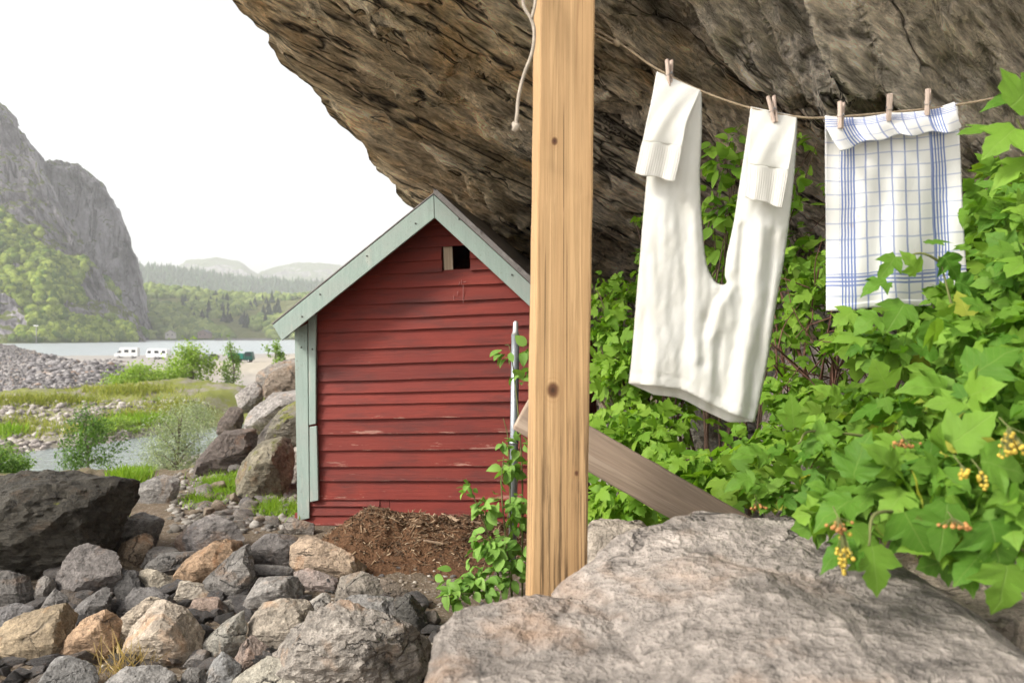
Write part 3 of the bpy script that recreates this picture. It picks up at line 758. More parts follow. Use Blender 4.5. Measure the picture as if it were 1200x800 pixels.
MPINE = m_wood('pine_timber', (.36, .215, .10), (.53, .345, .175), 2, 1.0, .7, [(k1.x, YP, k1.z, .0085), (k2.x, YP, k2.z, .016), (k3.x, YP, k3.z, .006)], 30, .8, 1.0)
po = post.build('wooden_post', MPINE, bevel=.006)
tag(po, 'tall square post of fresh yellow pine with dark knots behind the front boulder', 'post')
# brace: weathered plank leaning behind the post
A0, B0 = P(612, 482, 2.42), P(885, 637, 2.36)
dv = (B0 - A0).normalized(); nv_ = Vector((0, 1, 0)); uv_ = nv_.cross(dv).normalized() * -1
br = MB(); hw = .063
for k in range(21):
    p = A0 + (B0 - A0) * (k / 20)
    for s1, s2 in ((-1, 0), (1, 0), (1, 1), (-1, 1)):
        br.v.append(tuple(p + uv_ * hw * s1 * (1 + rng.normal(0, .012)) + nv_ * .05 * s2))
for i in range(20): br.f += [(i * 4 + k, i * 4 + (k + 1) % 4, i * 4 + 4 + (k + 1) % 4, i * 4 + 4 + k) for k in range(4)]
br.f += [(3, 2, 1, 0), (80, 81, 82, 83)]
ro_ = dv.to_track_quat('X', 'Z')
vloc = [ro_.inverted() @ (Vector(p) - A0) for p in br.v]
bo = mesh_obj('brace_plank', vloc, br.f, m_wood('weathered_plank', (.21, .145, .10), (.42, .33, .255), 0, 1.0, .85, [], 10, .5), None, False)
bo.rotation_mode = 'QUATERNION'; bo.rotation_quaternion = ro_; bo.location = A0
bv = bo.modifiers.new('Bevel', 'BEVEL'); bv.width = .006; bv.segments = 2
tag(bo, 'weathered grey brown plank leaning as a brace from behind the pine post to the boulder', 'plank')
# grey metal pole
pl = thing('metal_pole', 'grey galvanised metal pole standing before the red hut wall', 'pole', P(600.5, 655, 5.0))
pb, pt = P(600.5, 660, 5.0), P(604, 392, 5.0)
def loc_(q, root): return Vector(q) - root.location
MGALV = m_plain('galvanised', (.30, .32, .34), .45, 9, .35, .15, .7)
m = MB(); m.tube([loc_(pb, pl), loc_(pt, pl)], .0265, 14); m.build('tube', MGALV, pl, True)
m = MB(); m.tube([loc_(pt, pl), loc_(P(604.2, 388, 5), pl), loc_(P(604.4, 378, 5), pl), loc_(P(604.5, 376, 5), pl)], [.0265, .018, .017, .008], 12); m.build('tip', m_plain('pale_tip', (.55, .55, .54), .5, 9, .2, .1, .4), pl, True)
m = MB(); m.tube([loc_(P(602, 520, 5), pl), loc_(P(602.05, 517, 5), pl)], .031, 14); m.build('collar', MGALV, pl, True)

MROPE = m_plain('rope', (.34, .26, .17), .9, 60, .4, .5)
MROPE2 = m_plain('pale_rope', (.42, .36, .29), .9, 60, .4, .5)
def rope(pts_, r, n=90, tw=0):
    s = spline(pts_, n)
    return s
hp = [P(628, -40, 2.03), P(620, -18, 2.02), P(613, 0, 2.0), P(616, 12, 2.0), P(622, 22, 2.0), P(626, 36, 2.0), P(624, 60, 2.0), P(614, 88, 2.0), P(608, 112, 2.0), P(605.5, 138, 2.0), P(603.5, 150, 2.0)]
hr = thing('hanging_rope', 'pale frayed cord hanging loose beside the pine post below the rock', 'cord', P(603.5, 150, 2.0))
m = MB(); s_ = spline(hp, 70) - np.array(hr.location); m.tube(s_, .0046, 8); m.build('cord', MROPE2, hr, True)
m = MB(); s_ = spline([P(623, 22, 2.0), P(626.5, 8, 2.0), P(628, -5, 2.01), P(632, -30, 2.03)], 24) - np.array(hr.location); m.tube(s_, .0042, 8); m.build('cord', MROPE2, hr, True)
m = MB(); c0 = Vector((0, 0, .004)); m.tube([c0 + Vector((-.004, 0, .009)), c0 + Vector((.004, -.004, 0)), c0 + Vector((0, 0, -.009)), c0 + Vector((.004, 0, -.014))], [.006, .011, .009, .004], 10); m.build('knot', MROPE2, hr, True)
CL = [P(680, 24, 2.19), P(700, 36, 2.16), P(735, 57, 2.14), P(768, 80, 2.12), P(822, 107, 2.11), P(880, 127, 2.10), P(934, 137, 2.10), P(968, 138, 2.12), P(1045, 132, 2.16), P(1122, 123, 2.20), P(1200, 106, 2.3), P(1330, 66, 2.9), P(1430, 30, 3.7)]
clt = thing('clothesline', 'thin tan cord stretched from the pine post toward the rock, holding the washing', 'clothesline', CL[1])
s_ = spline(CL, 200) - np.array(clt.location)
m = MB(); m.tube(s_, .0032, 7); m.build('cord', MROPE, clt, True)
m = MB(); s_ = spline([P(680, 30, 2.18), P(700, 42, 2.15), P(715, 50, 2.14), P(726, 53, 2.135)], 20) - np.array(clt.location); m.tube(s_, .003, 7); m.build('tied_end', MROPE, clt, True)
m = MB(); s_ = spline([P(720, 47, 2.14), P(723, 51, 2.132), P(727, 53, 2.14)], 8) - np.array(clt.location); m.tube(s_, [.004, .007, .009, .009, .008, .009, .006, .003], 9); m.build('knot', MROPE, clt, True)
# ------------------------------------------------------------------ the washing
def m_cloth(name, c, c2):
    g = NT(name); co = g.coord()
    n = g.noise(co, 7, 5, .6)
    col = g.mix(g.ramp(n, [(.35, 0), (.75, 1)]), c, c2)
    wv = g.n('ShaderNodeTexWave', wave_type='BANDS', bands_direction='X'); g.put(wv.inputs[0], co); wv.inputs['Scale'].default_value = 95
    g.put(g.b.inputs['Base Color'], col); g.b.inputs['Roughness'].default_value = .95; g.b.inputs['Specular IOR Level'].default_value = .1
    g.put(g.b.inputs['Normal'], g.bump(g.math('ADD', g.math('MULTIPLY', wv.outputs[1], .15), g.noise(co, 26, 4, .6)), .35, .006))
    tr = g.n('ShaderNodeBsdfTranslucent'); g.put(tr.inputs[0], col); mx = g.n('ShaderNodeMixShader'); mx.inputs[0].default_value = .38
    g.t.links.new(g.b.outputs[0], mx.inputs[1]); g.t.links.new(tr.outputs[0], mx.inputs[2]); g.t.links.new(mx.outputs[0], g.out.inputs[0])
    return g.m
MWOOL = m_cloth('white_wool', (.79, .78, .74), (.73, .71, .645))
MCUFF = m_cloth('grey_white_wool', (.74, .72, .67), (.66, .64, .59))
YG = 2.11
lj = thing('long_johns', 'cream white long johns hung by their folded legs with two pegs on the clothesline', 'long johns', P(846, 120, YG))
LJ = np.array(lj.location)
from mathutils.geometry import delaunay_2d_cdt
def polyd(U, V, line, w):
    """height of a soft ridge along a polyline given in photo pixels"""
    d = seg_dist(U, V, np.array(line, float)); return np.exp(-(d / w) ** 2)
pin = spline([(*q, 0) for q in [(884, 494), (890, 470), (897, 435), (904, 392), (911, 345), (919, 300), (926, 245), (931.5, 190), (934, 137)]], 90)[:, :2]
topr = np.array([(934, 137), (925, 136), (916, 134.5), (907, 132.5), (898, 130.5), (889, 128), (880, 126)], float)
inr = spline([(*q, 0) for q in [(880, 126), (874, 170), (867, 216), (860, 262), (852, 300), (850, 322), (852, 331), (846, 334), (836, 328), (827, 306), (822, 258), (820, 205), (822, 155), (822, 107)]], 130)[:, :2]
topl = np.array([(822, 107), (812, 103.5), (802, 99.5), (792, 95), (781, 90), (770, 85)], float)
lft = spline([(*q, 0) for q in [(770, 85), (765, 140), (759, 200), (754, 255), (750, 305), (746, 350), (743, 390), (740, 425), (737, 449)]], 90)[:, :2]
hem = spline([(*q, 0) for q in [(737, 449), (770, 452), (800, 457), (826, 470), (856, 484), (884, 494)]], 46)[:, :2]
outl = np.vstack([pin[:-1], topr[:-1], inr[:-1], topl[:-1], lft[:-1], hem[:-1]]); no = len(outl)
closed = np.vstack([pin, topr, inr, topl, lft])                      # everything but the open hem
gxx, gyy = np.meshgrid(np.arange(736, 938, 2.9), np.arange(86, 496, 2.9)); gxx = gxx + (np.arange(gxx.shape[0]) % 2)[:, None] * 1.45
cand = np.stack([gxx.ravel(), gyy.ravel()], -1)
def inside(p, poly):
    x, y = p[:, 0], p[:, 1]; c = np.zeros(len(p), bool); j = len(poly) - 1
    for i in range(len(poly)):
        xi, yi, xj, yj = *poly[i], *poly[j]
        if yi != yj: c ^= ((yi > y) != (yj > y)) & (x < (xj - xi) * (y - yi) / (yj - yi) + xi)
        j = i
    return c
cand = cand[inside(cand, outl)]; cand = cand[seg_dist(cand[:, 0], cand[:, 1], np.vstack([outl, outl[:1]])) > 1.6]
cv, _, cf, ov, _, _ = delaunay_2d_cdt([Vector(p) for p in outl.tolist() + cand.tolist()], [], [list(range(no))], 1, 1e-5)
cv = np.array([v[:] for v in cv]); cf = [tuple(f) for f in cf]
U_, V_ = cv[:, 0], cv[:, 1]
dd_ = seg_dist(U_, V_, closed); edge = dd_ < .05
h0 = .0115 * (1 - np.exp(-dd_ / 8)) * (.35 + .65 * sst(100, 230, V_)) + .010 * sst(330, 440, V_) * (1 - np.exp(-dd_ / 26))
soft = sum(A * polyd(U_, V_, l, w_) for A, l, w_ in [
    (.016, [(776, 240), (772, 300), (762, 450)], 13), (-.016, [(797, 240), (800, 330), (796, 460)], 8), (.011, [(812, 230), (815, 330), (812, 420)], 8), (-.009, [(757, 300), (752, 440)], 5),
    (-.013, [(846, 336), (834, 356), (827, 374)], 5.5), (-.007, [(827, 374), (823, 400), (822, 425)], 6), (-.004, [(822, 425), (821, 470)], 7), (.016, [(853, 340), (842, 362), (834, 392)], 7), (-.014, [(871, 345), (862, 400), (846, 462)], 8), (.020, [(890, 272), (886, 320), (874, 400), (862, 480)], 11),
    (-.014, [(903, 275), (899, 340), (884, 430), (876, 485)], 6), (-.013, [(871, 268), (868, 300), (866, 340)], 6), (.010, [(864, 260), (858, 315)], 5), (.008, [(826, 400), (830, 465)], 7), (-.010, [(842, 395), (836, 470)], 6), (.008, [(915, 270), (900, 400)], 5)])
tex_ = perlin(np.stack([U_ / 30, V_ / 95, 0 * U_], -1)) * .007 + perlin(np.stack([U_ / 9, V_ / 38, 0 * U_ + 5], -1)) * .0026 + perlin(np.stack([U_ / 5 + V_ / 14, V_ / 16, 0 * U_ + 9], -1)) * .0011
env_ = np.clip(dd_ / 7, 0, 1)
hb = np.exp(-((seg_dist(U_, V_, hem + np.array([0, -13.0])) / 1.5) ** 2)) * .0022
fy = YG - h0 - (soft * .46 + tex_ * 1.25 - hb) * env_
by = YG + h0 * .8 - (soft * .45 - tex_) * env_
hemd = np.clip(1 - seg_dist(U_, V_, hem) / 40, 0, 1)
backv = V_ + 11 * hemd ** 2 * np.clip(dd_ / 30, 0, 1)
to3 = lambda U, V, Y: np.stack([(U - 600) / F * YG, Y, E + (HV - V) / F * YG], -1)
nvv = len(cv); idx = np.where(edge, np.arange(nvv), np.arange(nvv) + nvv)
allp = np.vstack([to3(U_, V_, np.where(edge, YG, fy)), to3(U_, backv, by)]) - LJ
gf = cf + [tuple(int(idx[i]) for i in f[::-1]) for f in cf]
gb = mesh_obj('trousers', allp, gf, MWOOL, lj)
wd2 = gb.modifiers.new('Solidify', 'SOLIDIFY'); wd2.thickness = .0022; wd2.offset = 0
def sheet(corner_l, corner_r, name, mat, parent, Yf, orig, ripple, nx=40, ny=30, uvh=1.0, thick=.003, uv0=0.0):
    L = spline([(*a, 0) for a in corner_l], ny); Rr = spline([(*a, 0) for a in corner_r], ny); v = []; uv = []
    for i in range(ny):
        for k in range(nx):
            s = k / (nx - 1); t = i / (ny - 1)
            Y = Yf(s, t); u = L[i, 0] + (Rr[i, 0] - L[i, 0]) * s; vv = L[i, 1] + (Rr[i, 1] - L[i, 1]) * s + ripple(s, t)
            v.append(P(u, vv, Y)); uv.append((s, uv0 + t * uvh))
    o = mesh_obj(name, np.array([tuple(q) for q in v]) - orig, grid_faces(ny, nx), mat, parent, True, uv)
    if thick:
        so_ = o.modifiers.new('Solidify', 'SOLIDIFY'); so_.thickness = thick
    return o
# folded leg ends with their ribbed cuffs
for cl_, cr_, split in (([(770, 84), (761, 130), (753, 165)], [(821, 106), (806, 140), (799, 172)], [(753, 165), (749, 184), (745, 203)]), ([(880, 125), (878, 160), (877, 192)], [(934, 136), (930, 168), (924, 200)], None)):
    sheet(cl_, cr_, 'folded_leg', MWOOL, lj, lambda s, t: YG - .012 - .030 * math.sin(t * 1.9) + .005 * math.sin(s * 9 + t * 2) * t + .0012 * math.sin(s * 14 + t * 9), LJ, lambda s, t: 0, thick=.004)
    a, b = cl_[-1], cr_[-1]
    if split: ca_, cb_ = [(a[0], a[1] - .6), (749, 184), (745, 203)], [(b[0], b[1] - .6), (795, 192), (790, 212)]
    else: ca_, cb_ = [(a[0], a[1] - .6), (876.5, 212), (874.5, 231)], [(b[0], b[1] - .6), (920, 222), (916, 243)]
    sheet(ca_, cb_, 'cuff', MCUFF, lj, lambda s, t: YG - .0404 + .005 * math.sin(s * 9 + 2) * (1 - .2 * t) + .0013 * math.sin(s * 19 + 1) * t + .0007 * math.sin(s * 105) * min(1, t * 6) - .008 * t, LJ, lambda s, t: .9 * math.sin(s * 9) * t, nx=70, thick=.004)
def m_towel():
    g = NT('checked_linen'); uv = g.sep(g.n('ShaderNodeUVMap').outputs[0]); co = g.coord()
    def line(x, per, w, ph=0.0):
        f = g.math('FRACT', g.math('ADD', g.math('DIVIDE', x, per), ph + 50.0)); return g.math('LESS_THAN', f, w)
    def band(x, a, b): return g.math('MULTIPLY', g.math('GREATER_THAN', x, a), g.math('LESS_THAN', x, b))
    w1 = g.math('ADD', uv[0], g.math('MULTIPLY', g.math('SUBTRACT', g.noise(co, 9, 2), .5), .02))
    w2 = g.math('ADD', uv[1], g.math('MULTIPLY', g.math('SUBTRACT', g.noise(co, 8, 2), .5), .025))
    vert = g.math('MULTIPLY', line(w1, .097, .13), .62)
    vert = g.math('MULTIPLY', vert, band(w1, .2, .8))
    grp = g.math('MAXIMUM', band(w1, .10, .215), band(w1, .785, .90))
    vs_ = g.math('MULTIPLY', g.math('MULTIPLY', line(w1, .0225, .52), grp), .85)
    hor = g.math('MULTIPLY', line(w2, .112, .10), .40)
    hg = g.math('MULTIPLY', g.math('MULTIPLY', line(w2, .0225, .5), g.math('MAXIMUM', band(w2, 1.22, 1.30), band(w2, -.115, -.03))), .75)
    k = g.math('MAXIMUM', g.math('MAXIMUM', vert, vs_), g.math('MAXIMUM', hor, hg))
    base = g.mix(g.noise(co, 6, 4), (.82, .81, .79), (.76, .745, .71))
    st = g.ramp(g.noise(co, 12, 3), [(.70, 0), (.74, .5)]); base = g.mix(st, base, (.62, .42, .20))
    c = g.mix(k, base, (.065, .135, .42))
    g.put(g.b.inputs['Base Color'], c); g.b.inputs['Roughness'].default_value = .95; g.b.inputs['Specular IOR Level'].default_value = .1
    g.put(g.b.inputs['Normal'], g.bump(g.noise(co, 55, 3, .6), .3, .004))
    tr = g.n('ShaderNodeBsdfTranslucent'); g.put(tr.inputs[0], c); mx = g.n('ShaderNodeMixShader'); mx.inputs[0].default_value = .25
    g.t.links.new(g.b.outputs[0], mx.inputs[1]); g.t.links.new(tr.outputs[0], mx.inputs[2]); g.t.links.new(mx.outputs[0], g.out.inputs[0])
    return g.m
MTOW = m_towel()
tw = thing('tea_towel', 'white tea towel with blue checks pegged over the clothesline behind green leaves', 'tea towel', P(1045, 132, 2.16))
TW = np.array(tw.location)
lineY = lambda u: np.interp(u, [968, 1045, 1122], [2.12, 2.16, 2.20])
fw = lambda s, t: lineY(968 + 154 * s) + .012 + .016 * math.sin(s * 7 + 1.5 * t + .6) * (.2 + t) + .004 * math.sin(s * 29 + t * 4) * (1 - .5 * t) + .003 * math.sin(s * 9 - t * 17) + .009 * math.sin(s * 15 + 3 * t) * t + .004 * math.sin(t * 11 + s * 3) - .03 * t
sheet([(968, 138), (967.5, 200), (968, 270), (968, 362)], [(1122, 122), (1126, 190), (1129, 260), (1135, 352)], 'cloth', MTOW, tw, fw, TW, lambda s, t: (4.5 * math.sin(s * math.pi) - 1.5 + 3 * abs(math.sin(s * 6.283))) * (1 - t) ** 3 + 1.0 * math.sin(s * 11) * t, 90, 100, 1.42)
ff = lambda s, t: lineY(968 + 154 * s) - .006 - .022 * math.sin(min(1, t * 1.5) * 1.6) - .008 * math.sin(s * 21 + t * 2) * t - .006 * math.sin(s * 37) * t * t
sheet([(967, 137), (969, 150), (977, 166), (985, 177)], [(1119, 121), (1121, 130), (1124, 142), (1127, 151)], 'folded_edge', MTOW, tw, ff, TW, lambda s, t: (4.5 * math.sin(s * math.pi) - 1.5 + 3 * abs(math.sin(s * 6.283))) * (1 - t) + t * (1.8 * math.sin(s * 23) + 9 * math.sin(s * math.pi) ** .7 * (s - .5) - 5 * math.sin(s * 3.14)), 110, 22, -.33)
m = MB(); q = sheet([(968, 356), (968, 364)], [(1135, 347), (1135.5, 354)], 'hem', MTOW, tw, lambda s, t: fw(s, 1) - .003, TW, lambda s, t: 1.0 * math.sin(s * 11), 60, 4, .06, .003, 1.38)

MPEG = m_wood('peg_wood', (.30, .22, .175), (.52, .42, .35), 2, 6, .8, [], 10, .2)
MSPR = m_plain('spring_wire', (.25, .24, .23), .4, 20, .3, .1, .9)
pegp = thing('clothes_peg', 'wooden peg at the top of the folded left leg of the long johns', 'clothes peg', group='wooden pegs on the clothesline')
for sg in (-1, 1):
    m = MB(); m.prism([(sg * .0015, -.036), (sg * .0062, -.036), (sg * .0085, -.012), (sg * .0085, .0), (sg * .0125, .040), (sg * .0075, .041), (sg * .002, .006), (sg * .001, -.004), (sg * .003, -.010), (sg * .003, -.016), (sg * .001, -.02)][::sg], -.006, .006)
    m.build('leg', MPEG, pegp, bevel=.001)
m = MB(); m.tube([(0, -.0095, .003), (0, .0095, .003)], .0035, 10); m.tube([(-.0088, -.0072, -.004), (0, -.0082, .003), (.0088, -.0072, -.004)], .0011, 6); m.tube([(-.0088, -.0072, -.004), (-.0088, .0072, -.004)], .0011, 6); m.tube([(.0088, -.0072, -.004), (.0088, .0072, -.004)], .0011, 6)
m.build('spring', MSPR, pegp)
def dup(root, label=None):
    r = root.copy(); COL.objects.link(r)
    if label: r['label'] = label
    for ch in list(root.children):
        c = ch.copy(); COL.objects.link(c); c.parent = r
    return r
for i, (u, v, Y, rz_, ry_, lab) in enumerate([(784.5, 87, 2.095, 35, -4, None), (906, 129, 2.085, 15, -9, 'wooden peg at the top of the folded right leg of the long johns'),
        (985.5, 136, 2.10, 40, 2, 'grey peg at the corner of the tea towel nearest the long johns'), (1042, 127, 2.13, 78, -14, 'wooden peg in the middle of the tea towel top edge'),
        (1087, 121, 2.16, 50, -10, 'wooden peg at the tea towel corner nearest the leafy branch')]):
    o = pegp if i == 0 else dup(pegp, lab)
    o.location = P(u, v, Y); o.rotation_euler = (R(rng.uniform(-6, 6)), R(ry_), R(rz_)); o.scale = (.95,) * 3

# ------------------------------------------------------------------ rocks
MST = m_stone(); MSTF = m_stone('stone_near', .55, .8)
DK, GR, LG = (.115, .105, .10), (.215, .195, .182), (.30, .275, .25)
TN, OR, PK = (.33, .265, .195), (.36, .225, .125), (.30, .22, .19)
def solid(name, pts3, mat, sub=5, rough=.05, fine=.02, col=GR, moss=0.0, p=30, parent=None, strata=None, chops=0):
    pts3 = np.array([tuple(q) for q in pts3], float); c = pts3.mean(0)
    bm = bmesh.new()
    for q in pts3 - c: bm.verts.new(q)
    bmesh.ops.convex_hull(bm, input=bm.verts); bm.normal_update()
    N = []; H = []
    for f in bm.faces:
        n = np.array(f.normal[:]); h = float(n @ np.array(f.verts[0].co[:]))
        if h < 0: n, h = -n, -h
        if h > 1e-5 and f.calc_area() > 1e-7: N.append(n); H.append(h)
    bm.free(); N = np.array(N); H = np.array(H)
    if chops:
        q0 = pts3 - c; cn = rng.normal(size=(chops, 3)); cn[:, 1] = -np.abs(cn[:, 1]) * .7; cn[:, 2] = np.abs(cn[:, 2]); cn /= np.linalg.norm(cn, axis=1)[:, None]
        N = np.vstack([N, cn]); H = np.concatenate([H, (q0 @ cn.T).max(0) * rng.uniform(.62, .86, chops)])
    ext = np.abs(pts3 - c).max(0) + 1e-4; size = float(np.exp(np.log(ext).mean()) * 2)
    iv, jf = ico(sub); d = iv * ext; d /= np.linalg.norm(d, axis=1)[:, None]
    qd = np.maximum(d @ N.T, 0) / H; mx = qd.max(1); r = 1 / (mx * np.sum((qd / mx[:, None]) ** p, 1) ** (1 / p))
    v = d * r[:, None]; sd_ = rng.uniform(0, 60)
    w = v / size
    n1 = fbm(w * 2.2 + sd_, 4, .55); n2 = fbm(w * 6 + sd_ + 8, 4, .6, True); n3 = fbm(w * 16 + sd_, 3, .6)
    st = 0
    dsp = rough * n1 * .34 + rough * .28 * n2 + fine * n3
    if strata is not None:
        k = (w @ np.array(strata)); kk = (k * 5 + .6 * n1) % 1.0
        dsp = dsp + rough * .55 * (np.where(kk < .8, kk / .8, (1 - kk) / .2) - .5)
    v = v + d * (dsp * size)[:, None]
    o = mesh_obj(name, v + c, jf, mat, parent, True, None, c)
    o.data.set_sharp_from_angle(angle=R(24))
    jit_ = rng.uniform(.9, 1.1); o.color = (*[k * jit_ for k in col], 1); o['moss'] = float(moss)
    return o
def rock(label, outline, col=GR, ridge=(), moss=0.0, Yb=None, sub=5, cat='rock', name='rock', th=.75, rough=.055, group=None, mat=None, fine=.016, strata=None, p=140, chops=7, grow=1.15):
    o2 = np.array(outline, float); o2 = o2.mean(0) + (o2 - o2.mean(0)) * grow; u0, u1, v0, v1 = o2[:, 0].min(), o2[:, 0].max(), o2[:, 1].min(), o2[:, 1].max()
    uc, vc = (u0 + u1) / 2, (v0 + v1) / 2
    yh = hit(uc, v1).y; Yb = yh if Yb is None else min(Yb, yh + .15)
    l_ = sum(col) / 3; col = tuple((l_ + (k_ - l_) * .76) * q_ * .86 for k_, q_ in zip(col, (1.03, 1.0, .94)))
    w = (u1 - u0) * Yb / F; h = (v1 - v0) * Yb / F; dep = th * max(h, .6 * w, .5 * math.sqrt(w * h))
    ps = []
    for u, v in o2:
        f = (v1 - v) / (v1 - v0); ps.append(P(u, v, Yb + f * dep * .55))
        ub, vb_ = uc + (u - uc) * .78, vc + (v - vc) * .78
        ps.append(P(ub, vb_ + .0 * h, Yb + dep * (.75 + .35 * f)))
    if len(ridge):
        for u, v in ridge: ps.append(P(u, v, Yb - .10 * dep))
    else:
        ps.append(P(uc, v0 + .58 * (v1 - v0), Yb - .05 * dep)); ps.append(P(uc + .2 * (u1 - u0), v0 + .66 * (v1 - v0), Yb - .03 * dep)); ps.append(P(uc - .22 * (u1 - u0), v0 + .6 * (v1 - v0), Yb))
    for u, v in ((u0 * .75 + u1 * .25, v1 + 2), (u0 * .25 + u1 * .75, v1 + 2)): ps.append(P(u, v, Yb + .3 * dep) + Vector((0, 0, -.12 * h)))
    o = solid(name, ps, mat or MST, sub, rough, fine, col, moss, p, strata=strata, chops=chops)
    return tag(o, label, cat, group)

# the boulder in front and its neighbours
lobe1 = [(503, 790, 1.50), (516, 738, 1.58), (545, 713, 1.66), (600, 706, 1.72), (648, 703, 1.76), (690, 716, 1.78), (790, 700, 1.66), (850, 760, 1.45), (800, 800, 1.30),
      (540, 800, 1.36), (620, 745, 1.50), (700, 760, 1.42), (490, 900, 1.42), (600, 1050, 1.15), (800, 1050, 1.1), (560, 760, 1.95), (650, 720, 2.0), (600, 950, 1.9), (760, 900, 1.9)]
lobe2 = [(640, 760, 1.62), (660, 702, 1.74), (672, 676, 1.79), (706, 646, 1.83), (745, 624, 1.86), (800, 612, 1.90), (865, 607, 1.94), (945, 604, 1.97), (1000, 650, 1.9), (1060, 700, 1.75),
      (720, 705, 1.58), (860, 690, 1.50), (960, 700, 1.52), (1060, 745, 1.42), (1160, 775, 1.32), (1240, 800, 1.22), (760, 780, 1.34), (900, 800, 1.22),
      (660, 1000, 1.2), (900, 1100, 1.0), (1300, 1050, 1.05), (1350, 860, 1.3), (900, 640, 2.25), (1000, 665, 2.2), (760, 660, 2.15), (700, 700, 2.1), (1200, 800, 1.8), (900, 1000, 2.2)]
BC = (.205, .178, .155)
fbo = solid('boulder', [P(*q) for q in lobe2], MSTF, 7, .040, .006, BC, -.4, 120, chops=0, strata=(.35, .3, .9))
fb1 = solid('boulder', [P(*q) for q in lobe1], MSTF, 6, .045, .007, BC, -.4, 120, chops=0, strata=(.35, .3, .9))
# one stone: join the left lobe into the main mass
n0 = len(fbo.data.vertices); mvs = np.array([v.co[:] for v in fbo.data.vertices]); fvs = np.array([v.co[:] for v in fb1.data.vertices]) + np.array(fb1.location) - np.array(fbo.location)
fcs = [tuple(q.vertices) for q in fbo.data.polygons] + [tuple(i + n0 for i in q.vertices) for q in fb1.data.polygons]
old = fbo; fbo = mesh_obj('boulder', np.vstack([mvs, fvs]), np.array(fcs), MSTF); fbo.location = old.location; fbo.color = (*BC, 1); fbo['moss'] = -.4
fbo.data.set_sharp_from_angle(angle=R(26))
for o in (old, fb1): bpy.data.objects.remove(o)
fbo.name = 'boulder'
tag(fbo, 'broad pale pinkish grey boulder filling the front, under the pine post', 'boulder')
pm = m_plain('red_paint_mark', (.45, .11, .06), .9, 40, .5)
b2 = [P(*q) for q in [(1000, 690, 1.95), (1040, 650, 2.1), (1120, 630, 2.2), (1300, 640, 2.2), (1350, 760, 1.8), (1330, 900, 1.6), (1150, 800, 1.62), (1080, 740, 1.7), (1200, 720, 1.7), (1000, 900, 1.8), (1300, 800, 2.5), (1050, 760, 2.4)]]
tag(solid('boulder', b2, MSTF, 6, .04, .012, (.26, .215, .165), -.2, 26), 'brown mossy boulder below the viburnum leaves, behind the pale front boulder', 'boulder')
rock('small pale rock beside the foot of the pine post, under the brace plank', [(684, 668), (690, 612), (704, 603), (745, 608), (775, 622), (772, 660), (740, 680)], (.40, .34, .28), Yb=2.35, sub=5, mat=MSTF)
rock('large pale pinkish rock half hidden behind bare twigs and the leafy thicket', [(880, 560), (900, 470), (930, 425), (985, 395), (1030, 410), (1050, 480), (1060, 570), (960, 600)], (.46, .38, .35), Yb=4.3, sub=5, rough=.07, moss=-.4)
rock('grey rock low in the thicket beyond the brace plank', [(700, 560), (720, 500), (760, 470), (830, 470), (870, 520), (880, 600), (780, 620)], (.22, .20, .17), Yb=4.4, sub=5, moss=.1)
# dark block on the slope edge
rock('huge dark mossy block with a flat top above the rubble by the stream', [(-75, 585), (-40, 572), (0, 572), (33, 560), (60, 559), (100, 563), (151, 566), (155, 576), (148, 590), (138, 606), (124, 625), (98, 642), (50, 656), (0, 664), (-75, 672)], (.055, .048, .036), [(20, 578), (120, 578), (60, 620)], moss=.1, sub=6, cat='boulder', name='boulder', rough=.05, th=.9)

